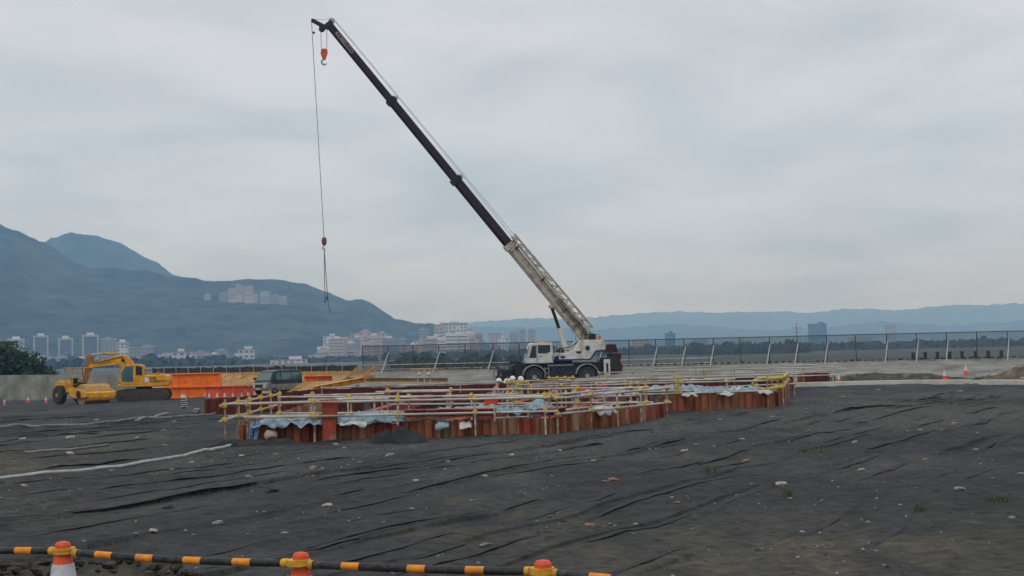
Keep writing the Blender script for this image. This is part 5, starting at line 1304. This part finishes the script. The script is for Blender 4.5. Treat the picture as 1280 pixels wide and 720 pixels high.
# ================================================================== van
def van():
    p = W(347, 493, 107); z0 = zg(p.x, p.y) + .02; yaw = math.atan2(-.88, -.52)
    root = empty('parked_van', (p.x, p.y, z0), yaw, 'small two tone van with dark roof and silver lower body parked behind the pit', 'van'); root.scale = (1, 1, .93)
    B = lambda n, mb, m, parent=root, **k: mb.build(n, m, parent, **k)
    SIL = mat('van_silver', (.27, .28, .275), (.19, .2, .2), 3, .3, .3); TEA = mat('van_teal', (.022, .042, .045), (.018, .034, .037), 3, .3)
    # body as lofted cross sections along X
    def sec(x, w0, z0_, w1, z1, w2, z2): return [(x, -w0, z0_), (x, -w1, z1), (x, -w2, z2), (x, w2, z2), (x, w1, z1), (x, w0, z0_)]
    low = MB(); low.loft([sec(2.12, .70, .42, .74, .62, .70, .88), sec(2.02, .78, .36, .82, .62, .78, .98), sec(1.75, .82, .34, .84, .62, .82, 1.02), sec(1.5, .82, .34, .84, .62, .82, .86), sec(-1.9, .83, .34, .84, .62, .82, .84), sec(-2.1, .78, .4, .80, .62, .76, .84)])
    body = B('lower_body', low, SIL, bevel=.03)
    upb = MB(); upb.loft([sec(1.76, .81, .84, .80, 1.0, .78, 1.04), sec(1.14, .81, .84, .78, 1.2, .66, 1.90), sec(.6, .81, .84, .78, 1.2, .66, 1.97), sec(-1.8, .81, .84, .79, 1.2, .68, 1.97), sec(-2.06, .78, .84, .75, 1.2, .63, 1.88)])
    B('upper_body', upb, TEA, bevel=.03)
    def quad(name, pts, m, t=.012):
        mb = MB(); pts = [Vector(q) for q in pts]; n = (pts[1] - pts[0]).cross(pts[3] - pts[0]).normalized() * t
        mb.add([q - n for q in pts] + [q + n for q in pts], [(0, 1, 2, 3), (7, 6, 5, 4), (0, 4, 5, 1), (1, 5, 6, 2), (2, 6, 7, 3), (3, 7, 4, 0)]); return B(name, mb, m, root)
    quad('windscreen', [(1.69, -.70, 1.16), (1.69, .70, 1.16), (1.24, .60, 1.80), (1.24, -.60, 1.80)], mat('van_windscreen', (.11, .14, .14), (.06, .08, .08), 1, .06, spec=.7))
    for s in (-1, 1):
        for x0, x1 in ((1.15, .55), (.45, -.65), (-.75, -1.8)):
            quad('side_window', [(x0, s * .785, 1.20), (x1, s * .785, 1.20), (x1 - .02, s * .715, 1.76), (x0 - (.28 if x0 > 1 else .02), s * .715, 1.76)], GLT)
        mb = MB(); mb.lathe([(.0, .0), (.13, .01), (.15, -.03)], 16, 'X', (2.12, s * .52, .74)); B('headlight', mb, CRW, root)
        mb = MB(); mb.box((1.45, s * .98, 1.3), (.12, .2, .18)); mb.tube([(1.4, s * .8, 1.2), (1.45, s * .95, 1.25)], .02, 5); B('mirror', mb, BLK, root)
        for x in (1.3, -1.35): wheel(root, (x, s * .74, .31), .31, .2, STEEL, 18, lug=False)
        mb = MB(); mb.box((.5, s * .846, .95), (.14, .02, .04)); B('door_handle', mb, BLK, root)
    mb = MB(); mb.box((2.13, 0, .74), (.04, .66, .2)); B('grille', mb, BLK, root)
    mb = MB(); mb.box((2.16, 0, .48), (.12, 1.5, .2)); B('bumper', mb, SIL, root, bevel=.03)
    mb = MB(); mb.box((2.23, 0, .5), (.01, .34, .15)); B('number_plate', mb, CRW, root)
van()

# ================================================================== orange steel
def steel_box(label, c, L, H, Dp, rz, m, lugs=0, ribs=4, name='steel_casing'):
    o = empty(name, c, rz, label, 'steel box')
    mb = MB(); mb.box((0, 0, H / 2), (L, Dp, H - .12)); mb.build('web_plate', m, o)
    for z in (.03, H - .03): mb = MB(); mb.box((0, 0, z), (L + .06, Dp + .24, .06)); mb.build('flange', m, o)
    for k in range(ribs):
        mb = MB(); mb.box((-L / 2 + L * (k + .5) / ribs, -Dp / 2 - .05, H / 2), (.05, .1, H - .13)); mb.build('stiffener', m, o)
    for k in range(lugs):
        x = -L / 2 + L * (k + random.uniform(.3, .7)) / lugs; mb = MB(); mb.prism([(x - .09, .07), (x + .09, .07), (x + .05, .36), (x - .05, .36)], -Dp / 2 - .3, -Dp / 2 - .22); mb.build('lug', CRW, o)
    return o
def atg(px, D, dz=0): q = W(px, 490, D); return Vector((q.x, q.y, zg(q.x, q.y) + dz))
steel_box('lower orange steel casing carrying the upper one, right of the excavator', atg(236, 110), 8.0, .86, 1.6, R(3), ORNG, 5, 5)
steel_box('upper orange steel casing stacked on the lower one right of the excavator', atg(242, 110, .863), 4.2, 1.02, 1.2, R(3), ORNG, 0, 2)
steel_box('red orange steel casing lying in front of the stacked pair', atg(287, 101), 3.3, .85, 1.0, R(8), ORNR, 6, 6)
steel_box('orange red beam showing behind the van', W(398, 476.5, 104), 2.0, .40, .5, R(2), ORNR, 0, 5)
steel_box('yellow brown steel beam between the orange casing and the van', W(305, 488, 104), 1.1, .45, .6, R(2), YELD, 0, 3)
# yellow beams at the end of the ochre slope
hbeam('yellow_beam', atg(392, 92, .46), atg(458, 97, .95), .34, .4, YEL, 'long yellow steel beam lying behind the pit, its left end dipping', ribs=5)
hbeam('yellow_beam', atg(432, 98, .95), atg(560, 100, .62), .28, .4, YELD, 'long dusty yellow beam behind the pit running right to the trestle', ribs=6)
for i, (a, b, lab) in enumerate([((430, 476, 98), (449, 458, 98), 'timber leaning up to the right, leftmost of the leaning timbers'), ((452, 474, 97), (470, 456, 97), 'longest timber leaning up to the right above the yellow beam'), ((446, 466, 98), (470, 463, 98), 'timber lying flat across the leaning pair'), ((455, 472, 96), (469, 470, 96), 'short lower timber under the leaning pair')]):
    A_, B_ = W(*a), W(*b); mb = MB(); mb.bar(A_ - A_, B_ - A_, .2, .2); mb.box((B_ - A_) * .5, (.04, .24, .24)); o = mb.build('timber', mat('timber_orange', (.50, .27, .12), (.38, .18, .07), 3, .8)); o.location = A_; tag(o, lab, 'timber')
mb = MB(); mb.prism([(-.6, 0), (.6, 0), (.3, .3), (.0, .5), (-.35, .35)], -.4, .4); o = mb.build('fabric_bundle', BLK, bevel=.05); o.location = atg(447, 95, .1); tag(o, 'black wrapped bundle propping the yellow beam', 'bundle')
# plank trestle
tq = W(531, 484, 92); tr_ = empty('plank_trestle', (tq.x, tq.y, zg(tq.x, tq.y)), .05, 'plank laid over two tube frames standing behind the pit', 'trestle')
hT = (W(531, 461, 92).z - zg(tq.x, tq.y))
mb = MB(); mb.box((-.05, 0, hT), (1.75, .35, .09)); mb.build('plank', WOOD, tr_)
for x in (-.42, .0, .36):
    for y in (-.3, .3): tube_obj('leg', (x * 1.1, y, -.1), (x, y * .4, hT - .05), tr_)
for z in (.45, .9): tube_obj('crossbar', (-.46, -.22, z), (.40, -.22, z), tr_, TUBE, .8)
for x in (-.3, .25): mb = MB(); mb.lump((x, -.3, hT - .35), .13, x * 10, .2); mb.build('tied_bag', TARPW, tr_)

# ================================================================== cones
def cone_mesh(full=True):
    root = empty('traffic_cone', (0, 0, 0)); 
    b = MB(); b.box((0, 0, .02), (.38, .38, .04)); b.build('base', CONEO, root, bevel=.01)
    b = MB(); b.lathe([(.145, .04), (.128, .14)], 24); b.build('lower_band', CONEO, root, smooth=False)
    b = MB(); b.lathe([(.130, .14), (.050, .605)], 24); b.build('white_sleeve', CONEW, root)
    b = MB(); b.lathe([(.047, .603), (.037, .66), (.036, .695), (.028, .706), (.012, .71)], 24); b.build('tip', CONEO, root)
    return root
def copy_tree(o, parent=None):
    c = o.copy(); COL.objects.link(c); c.parent = parent
    for ch in list(o.children): copy_tree(ch, c)
    return c
tips = [W(80, 676.5, 6.68), W(373, 690.5, 6.16), W(677, 700, 5.76)]
c0 = cone_mesh(); fc = []
LB = ['white and orange cone at the left end of the striped bars', 'white and orange cone in the middle of the striped bars', 'white and orange cone at the right end of the striped bars, only its tip showing']
for i, q in enumerate(tips):
    o = c0 if i == 0 else copy_tree(c0); o.location = (q.x, q.y, q.z - .71); o.rotation_euler = (random.uniform(-.02, .02), random.uniform(-.02, .02), random.uniform(0, 1)); tag(o, LB[i], 'traffic cone', 'cones holding the striped bars'); fc.append(o)
def site_cone():
    root = empty('traffic_cone', (0, 0, 0))
    b = MB(); b.box((0, 0, .02), (.42, .42, .045)); b.build('base', CONEO, root)
    b = MB(); b.lathe([(.17, .04), (.115, .34)], 16); b.build('orange_body', CONEO, root)
    b = MB(); b.lathe([(.114, .34), (.045, .64), (.02, .68)], 16); b.build('white_top', CONEW, root); return root
sc0 = site_cone()
for i, (px, py, D, l, s) in enumerate([(1181, 476, 93, 'orange cone with white top at the foot of the slope, left of the near pair', 1.0), (1207.5, 473, 95, 'orange cone with white top nearest the brown soil mound', .95), (1048.5, 479, 92, 'orange cone with white top by the end of the rear rails', .85),
                                       (5.5, 506.5, 98, 'small orange cone at the left edge of the site', .75), (35, 504, 99, 'small orange cone in the middle of the row of cones by the grey wall', .75), (57.5, 504, 100, 'small orange cone nearest the road roller wheel', .75)]):
    o = sc0 if i == 0 else copy_tree(sc0); q = G(px, py, 60); o.location = (q.x, q.y, gz(q.x, q.y) - .03 + (.22 if 1200 < px < 1220 else .0)); o.scale = (s,) * 3; o.rotation_euler = (0, 0, i); tag(o, l, 'traffic cone', 'small site cones near the levee')
# striped bars
def bar(a, b, bands, label, sag=.03, ends=(1, 1), joint=.48):
    a, b = Vector(a), Vector(b); d = b - a; L = d.length; rz = math.atan2(d.y, d.x)
    o = empty('cone_bar', a, rz, label, 'cone bar', 'striped bars between the cones')
    sl = d.z / L
    def P(f): return Vector((L * f * math.cos(math.asin(sl)), 0, d.z * f - sag * 4 * f * (1 - f)))
    f0, f1 = (.05 if ends[0] else 0), (.95 if ends[1] else 1)
    mb = MB(); mb.tube([P(f0 + (f1 - f0) * k / 16) for k in range(17)], .0168, 14); mb.build('tube', BARB, o, smooth=True)
    mb = MB(); mb.tube([P(joint - .025), P(joint), P(joint + .025)], .0178, 14); mb.build('joint_sleeve', BARB, o, smooth=True)
    for g, w in bands:
        mb = MB(); mb.tube([P(g - w), P(g), P(g + w)], .0176, 16, caps=False); mb.build('reflective_band', BARO, o, smooth=True)
    for k, f in enumerate((0, 1)):
        if not ends[k]: continue
        mb = MB(); R0 = .052
        mb.lathe([(.044, -.007), (R0, -.008), (R0, .008), (.044, .007)], 24, 'Z', P(f) + Vector((0, 0, -.003 if k else .012))); mb.build('end_ring', RINGY, o)
        mb = MB(); q = P(f) + Vector((.05 if f == 0 else -.05, 0, 0)); mb.tube([q, P(.045 if f == 0 else .955), P(.065 if f == 0 else .935)], [.013, .021, .019], 12); mb.build('end_socket', RINGY, o)
    return o
zr = Vector((0, 0, -.050)); zr2 = Vector((0, 0, -.046))
T = [Vector(q) for q in tips]
def fb(px, x0, x1): return (px - x0) / (x1 - x0)
left_end = T[0] + (T[0] - T[1]) * 1.0 + Vector((0, 0, -.045))
bar(left_end + zr2, T[0] + zr2, [(.815, .04), (.62, .04), (.40, .04)], 'black bar with orange bands running out of the picture at left', .0)
bar(T[0] + zr, T[1] + zr2, [(fb(134, 80, 373), .037), (fb(187, 80, 373), .037), (fb(247, 80, 373), .037), (fb(307, 80, 373), .037)], 'black bar with orange bands between the left and middle cones', .012)
bar(T[1] + zr, T[2] + zr2, [(fb(442, 373, 677), .037), (fb(526, 373, 677), .037), (fb(598, 373, 677), .037)], 'black bar with orange bands between the middle and right cones', .006, joint=.37)
re_ = W(1010, 727, 5.3)
bar(T[2] + zr, re_ + zr2, [(.235, .042), (.46, .042), (.7, .042)], 'black bar with orange bands dipping out of the picture at bottom', .004)

# ================================================================== stones, heaps, hoses, plants
SM = []
for k in range(9):
    mb = MB(); mb.lump((0, 0, 0), .5, k * 2 + 1, .36, (1, random.uniform(.55, .85), random.uniform(.30, .48)), 2)
    SM.append([mb.mesh('stone', m) for m in STONEM])
def stone(px, py, wpx, kind, label, group='stones scattered over the ground fabric', k=None):
    q = G(px, py); D = q.y; w = wpx * D / F
    o = link('stone', random.choice(SM)[kind] if k is None else SM[k][kind], None, (q.x, q.y, gz(q.x, q.y) + w * .10), (random.uniform(-.3, .3), random.uniform(-.2, .2), random.uniform(-.5, .5)), (w, w, w))
    return tag(o, label, 'stone', group)
GEN = ['small pale stone lying on the black fabric', 'small grey stone lying on the black fabric', 'small pinkish stone lying on the black fabric', 'small dark stone lying on the black fabric']
SPEC = [(356, 669, 12, 0, 'round pale cobble lying above the middle of the left striped bar'), (608, 681, 17, 1, 'grey jagged stone lying left of the right cone tip'), (766, 601, 15, 2, 'broken reddish brick right of the middle of the fabric'), (757, 602, 9, 2, 'small reddish brick piece beside the broken brick'),
        (737, 654, 13, 2, 'reddish and grey stone right of the middle near the front'), (845, 631, 10, 2, 'rounded tan stone below the broken brick'), (977, 608, 15, 0, 'long pale stone sitting on a fold near the weeds'), (342, 614, 18, 3, 'dark flat stone on the left part of the fabric'),
        (210, 632, 13, 3, 'dark stone on the long fold at left'), (410, 632, 13, 0, 'white flat stone left of the picture centre'), (391, 587, 11, 0, 'pale oblong stone below the near wall'), (488, 570, 14, 1, 'flat grey stone below the black soil heap'), (933, 576, 11, 2, 'tan stone under the right front wall'),
        (515, 637, 8, 0, 'white round stone on a fold near the picture centre'), (272, 655, 12, 1, 'grey stone resting on the fold above the left bar'), (1076, 588, 11, 0, 'pale stone on a fold in the right half'), (1200, 616, 14, 1, 'grey stone cluster piece at the right near the front'), (1157, 573, 8, 2, 'brown stone in the right half under a fold'), (192, 668, 11, 0, 'pale flat stone just right of the left cone'), (88, 569, 11, 0, 'cream stone lying above the white hose at left'), (312, 597, 10, 1, 'grey stone right of the white hose end')]
for a in SPEC: stone(*a)
for px, py, w, k in [(242, 670, 5, 0), (170, 672, 6, 1), (607, 599, 9, 0), (590, 625, 7, 1), (520, 603, 7, 0), (450, 579, 7, 1), (302, 567, 8, 0), (264, 563, 6, 0), (345, 565, 7, 0), (560, 578, 6, 1), (640, 571, 7, 0), (660, 585, 6, 1), (700, 566, 6, 0), (742, 578, 7, 1), (872, 554, 8, 1), (855, 563, 9, 0), (893, 559, 7, 1), (928, 549, 8, 1), (1010, 541, 7, 0), (1069, 551, 9, 1), (1192, 531, 8, 0), (1176, 539, 6, 1), (1150, 541, 6, 1), (1220, 558, 8, 1), (1222, 541, 5, 0), (1276, 594, 11, 0), (1243, 599, 7, 1), (1265, 650, 8, 1), (988, 623, 6, 0), (1003, 663, 7, 0), (920, 620, 5, 0), (840, 622, 5, 1), (795, 657, 6, 0), (793, 667, 5, 0), (548, 691, 5, 0), (598, 702, 6, 0), (70, 580, 7, 2), (140, 588, 7, 1), (30, 608, 9, 0), (205, 556, 8, 0), (170, 548, 7, 0), (240, 577, 8, 1), (215, 585, 7, 0), (240, 586, 7, 1), (420, 555, 8, 0), (430, 560, 6, 1), (27, 549, 10, 0), (88, 547, 11, 0), (62, 533, 8, 0), (120, 527, 7, 1), (206, 540, 8, 0), (218, 530, 6, 0), (812, 521, 8, 0), (965, 523, 7, 0), (900, 526, 7, 0), (1098, 489, 6, 0), (1200, 490, 7, 1), (1055, 497, 6, 1), (690, 596, 4, 0), (480, 655, 4, 0), (0, 622, 7, 0), (330, 640, 4, 1), (1125, 630, 5, 0), (1090, 612, 4, 1), (1040, 600, 4, 0)]:
    stone(px, py, w, k, GEN[k])
# countless small grit
mb = MB(); rg = random.Random(3)
for i in range(900):
    
    if i % 12 == 0: r0 = 11.5 * (5.2 ** rg.random()); a0 = R(rg.uniform(-23, 23)); cl_ = rg.random() < .7
    if cl_: x, y = r0 * math.sin(a0) + rg.gauss(0, .4), r0 * math.cos(a0) + rg.gauss(0, .6)
    else: r0 = 11.5 * (5.2 ** rg.random()); a0 = R(rg.uniform(-23, 23)); x, y = r0 * math.sin(a0), r0 * math.cos(a0)
    r = math.hypot(x, y)
    if r < 11: continue
    if inside(np.array([[x]]), np.array([[y]]), PIT)[0, 0]: continue
    s = rg.uniform(.006, .016) * (1 + r / 60) * (1.6 if rg.random() < .1 else 1)
    q = Vector((x, y, gz(x, y) + s * .3)); k = rg.random()
    v = [q + Vector((rg.uniform(.7, 1.3) * s * dx_, rg.uniform(.7, 1.3) * s * dy_, rg.uniform(.5, .9) * s * dz_)) for dx_, dy_, dz_ in ((1, 0, 0), (0, 1, 0), (-1, 0, 0), (0, -1, 0), (0, 0, 1), (0, 0, -1))]
    mb.add(v, [(0, 1, 4), (1, 2, 4), (2, 3, 4), (3, 0, 4), (1, 0, 5), (2, 1, 5), (3, 2, 5), (0, 3, 5)], 0 if k < .05 else 1 if k < .6 else 3)
o = mb.build('grit', STONEM); tag(o, 'pale grit strewn over the black fabric', kind='stuff')
# clods on the berm at bottom left
mb = MB()
for i in range(620):
    a = R(rg.uniform(-24, -8.5)); r = rg.gauss(9.2, .55); fade = (math.degrees(a) + 24) / 15.5
    if rg.random() < fade ** 2.2: continue
    x, y = r * math.sin(a), r * math.cos(a); s = rg.choice((.018, .025, .035, .035, .05, .07)) * rg.uniform(.7, 1.2) * (1 - .4 * fade)
    mb.lump((x, y, zg(x, y) + s * .3 + .03), s, i * .7, .45, (1, rg.uniform(.7, 1), rg.uniform(.5, .8)), 1)
o = mb.build('soil_clods', CLOD); tag(o, 'brown soil clods on the bank below the left cone', kind='stuff')
# heaps
def heap(name, px, py, wm, dm, hm, m, label, seed, back=0., res=44):
    c = G(px, py); c = Vector((c.x, c.y + dm * .4 + back, 0)); mb = MB(); vs = []
    for i in range(res + 1):
        for j in range(res // 2 + 1):
            u, v = i / res * 2 - 1, j / (res // 2) * 2 - 1
            x, y = c.x + u * wm / 2, c.y + v * dm / 2
            e = max(0, 1 - (u * u + v * v)) ** .8
            nz = mnoise.noise(Vector((u * 2.2 + seed, v * 1.6, 1))) * .6 + mnoise.noise(Vector((u * 6, v * 5, seed))) * .3 + mnoise.noise(Vector((u * 15, v * 12, seed))) * .12
            vs.append((x, y, zg(x, y) - .12 + hm * e * max(.15, 1 + nz * 1.35) + .08 * e))
    n = res // 2 + 1
    fs = [(i * n + j, (i + 1) * n + j, (i + 1) * n + j + 1, i * n + j + 1) for i in range(res) for j in range(res // 2)]
    mb.add([Vector(q) - c for q in vs], fs); o = mb.build(name, m, smooth=True); o.location = c; return tag(o, label, 'soil heap')
heap('soil_heap', 496, 553, 1.75, 1.0, .36, SOILK, 'black soil heap against the near pile wall under the red beam', 3, back=-.45)
heap('soil_heap', 300, 557, 2.2, .9, .16, SOILK, 'low rumpled black heap at the near left corner of the pit', 8, back=-.2)
heap('soil_heap', 348, 553, 1.3, .7, .14, SOILK, 'small black heap below the hanging bag', 12, back=-.3)
heap('soil_mound', 1325, 479, 9, 4, .72, SOILB, 'brown soil mound with rocks at the right foot of the slope', 21, back=.6)
heap('soil_mound', 1125, 478, 13, 2.4, .42, mat('dark_brown_soil', (.085, .07, .052), (.045, .038, .03), 2, .95, 0, .9, 5, c3=(.16, .14, .11), s3=1.2), 'low brown ridge of soil along the foot of the slope', 26, back=2.2)
mound = bpy.data.objects['soil_mound']
cand = [mound.location + v.co for v in mound.data.vertices]
cand = [q for q in cand if q.z > zg(q.x, q.y) + .12 and q.x / q.y < .375 and q.y < mound.location.y + .3]
for i in range(10):
    q = rg.choice(cand); s = rg.uniform(.2, .5)
    o = link('rock', SM[i % 9][i % 2], None, q, (rg.random() * .4, rg.random() * .4, rg.random() * 3), (s, s, s)); tag(o, 'pale rock lying in the brown soil mound', 'rock', 'rocks in the brown soil mound')
# hoses
def hose(name, pts, r, m, label, D0=6):
    P = [G(x, y, D0) for x, y in pts]; c = P[0]; Q = []
    for i in range(len(P) - 1):
        for k in range(10):
            q = P[i].lerp(P[i + 1], k / 10); Q.append(Vector((q.x, q.y, gz(q.x, q.y) + r * .8)) - c)
    mb = MB(); mb.tube(Q, r, 8); o = mb.build(name, m, smooth=True); o.location = c; return tag(o, label, 'hose')
hose('hose', [(-60, 607), (0, 599.5), (90, 589), (170, 579), (230, 569), (270, 560.5), (299, 556)], .036, HOSE, 'long pale hose crossing the left foreground to the pit corner')
hose('hose', [(-30, 534), (40, 534), (100, 532), (168, 526), (215, 522), (262, 519), (283, 515)], .05, mat('hose_brown', (.22, .21, .19), (.14, .13, .12), 3, .8), 'dusty hose lying on the ground before the excavator')
hose('hose', [(170, 527), (190, 523), (214, 519)], .06, mat('hose_brown2', (.26, .26, .25), (.18, .17, .16), 3, .8), 'short dusty hose end beside the longer hose')
hose('hose', [(30, 566), (90, 563), (140, 557)], .035, MATS['hose_brown'], 'thin brown hose half buried at left')
# wrapped pump and bucket by the left corner
q = G(230, 511); pu = empty('water_pump', (q.x, q.y, gz(q.x, q.y)), .2, 'small black pump wrapped in white rope standing left of the pit', 'pump')
mb = MB(); mb.lathe([(.11, 0), (.12, .05), (.10, .12), (.13, .2), (.13, .42), (.09, .5)], 14); mb.build('casing', BLK, pu)
mb = MB()
for k in range(40): a = k * .9; mb_p = (.14 * math.cos(a), .14 * math.sin(a), .06 + k * .0115)
mb.tube([(.145 * math.cos(k * .7), .145 * math.sin(k * .7), .04 + k * .011) for k in range(40)], .022, 6); mb.build('rope', TARPW, pu, smooth=True)
mb = MB(); mb.lump((0, 0, .56), .14, 4, .3, (1.1, .9, .7), 2); mb.build('wrapping', TARPW, pu)
q = G(246, 517); mb = MB(); mb.lump((0, 0, .12), .16, 6, .3, (1, .9, .8), 2); o = mb.build('boulder', STONEM[1]); o.location = (q.x, q.y, gz(q.x, q.y)); tag(o, 'grey boulder on the ground left of the pit corner', 'boulder')
# weeds
def weed(px, py, r, n, label):
    q = G(px, py); mb = MB()
    for i in range(n):
        a = rg.uniform(0, 6.28); d = rg.uniform(0, r); b = Vector((d * math.cos(a), d * math.sin(a), 0)); t = b + Vector((rg.uniform(-.06, .06), rg.uniform(-.06, .06), rg.uniform(.05, .16)))
        s = Vector((-math.sin(a), math.cos(a), 0)) * .008; m_ = b.lerp(t, .6) + Vector((0, 0, .02))
        mb.add([b - s, b + s, m_ + s * .8, m_ - s * .8, t + Vector((rg.uniform(-.03, .03), 0, -.02))], [(0, 1, 2, 3), (3, 2, 4)])
    o = mb.build('weed', WEED); o.location = (q.x, q.y, gz(q.x, q.y) - .01); tag(o, label, 'weed', 'weeds growing through the fabric')
weed(1020, 568, .5, 90, 'largest tuft of green weeds right of the pit'); weed(888, 594, .2, 45, 'small tuft of weeds below the right wall'); weed(1248, 627, .25, 60, 'thin grassy weeds at the right edge'); weed(1150, 640, .15, 30, 'tiny weeds near the front at right'); weed(986, 621, .1, 24, 'single green sprout below the long pale stone')

# ================================================================== trees
def tree(name, px, py_top, D, wm, label, base_z=-3, n=2600, seed=1, group='trees beyond the levee', leaf=.34):
    r = random.Random(seed); t = W(px, py_top, D); H = t.z - base_z
    root = empty(name, (t.x, t.y, base_z), r.random() * 6, label, 'tree', group)
    mb = MB(); mb.tube([(0, 0, 0), (.1, .05, H * .35), (0, .1, H * .7), (.05, 0, H * .92)], [.045 * H, .035 * H, .02 * H, .006 * H], 8)
    lobes = []
    for k in range(13):
        a = r.uniform(0, 6.28); z = H * r.uniform(.35, .86); d = wm * .5 * r.uniform(.2, .75) * (1.15 - (z / H - .35)); c = Vector((d * math.cos(a), d * math.sin(a), z)); lobes.append((c, wm * r.uniform(.15, .26)))
        mb.tube([(0, .05, z * .62), c * .6 + Vector((0, 0, z * .35)), c], [.016 * H, .01 * H, .004 * H], 5)
    lobes.append((Vector((0, 0, H * .86)), wm * .2))
    mb.build('trunk', BARK, root)
    for q in range(2):
        cb = MB()
        for i in range(n // 2):
            c, s = r.choice(lobes); v = Vector((r.gauss(0, 1), r.gauss(0, 1), r.gauss(0, .8))).normalized() * s * (r.random() ** .4) * r.uniform(.85, 1.15); p = c + v
            if p.z > H: p.z = H - r.random() * .3
            u = Vector((r.gauss(0, 1), r.gauss(0, 1), r.gauss(0, 1))).normalized(); w = u.orthogonal().normalized(); l = leaf * r.uniform(.6, 1.3)
            cb.add([p - u * l, p + w * l * .55, p + u * l, p - w * l * .55 + Vector((0, 0, l * .2))], [(0, 1, 2), (0, 2, 3)])
        o = cb.build('crown', LEAF[q], root)
    return root
tree('leafy_tree', -8, 428, 172, 11, 'tallest dark tree behind the grey wall at the left edge', seed=1, n=3600)
tree('leafy_tree', 22, 440, 175, 8, 'round dark tree right of the tallest one behind the grey wall', seed=2, n=2600)
tree('leafy_tree', 42, 455, 178, 6, 'low dark bush like tree tapering down to the right behind the grey wall', seed=3, n=1800)
mb = MB(); r_ = random.Random(5)
def far_wood(px0, px1, D, h0, h1, n, seed):
    r_ = random.Random(seed)
    for i in range(n):
        px = r_.uniform(px0, px1); d = D * r_.uniform(.94, 1.1); q = W(px, 440, d); h = h0 + (h1 - h0) * (.5 + mnoise.noise(Vector((px * .05, seed, 0)))) * r_.random() ** .5
        l = (.9 + r_.random()) * D / 420
        p = Vector((q.x, q.y, -3 + h * r_.uniform(.15, 1))); u = Vector((r_.gauss(0, 1), r_.gauss(0, 1), r_.gauss(0, .7))).normalized(); w = u.orthogonal().normalized()
        mb.add([p - u * l, p + w * l * .7, p + u * l, p - w * l * .7], [(0, 1, 2, 3)])
far_wood(490, 690, 330, 2, 6.5, 2600, 1); far_wood(860, 1010, 1000, 3, 9, 1500, 2); far_wood(740, 1290, 1500, 1, 7, 2600, 3); far_wood(100, 470, 1200, 1, 4, 2000, 4); far_wood(-60, 300, 1100, 2, 9, 2400, 5); far_wood(480, 1300, 1300, 2, 9, 3600, 6)
o = mb.build('far_woods', FARLEAF); tag(o, 'dark tree belts on the far bank behind the fence', kind='stuff')
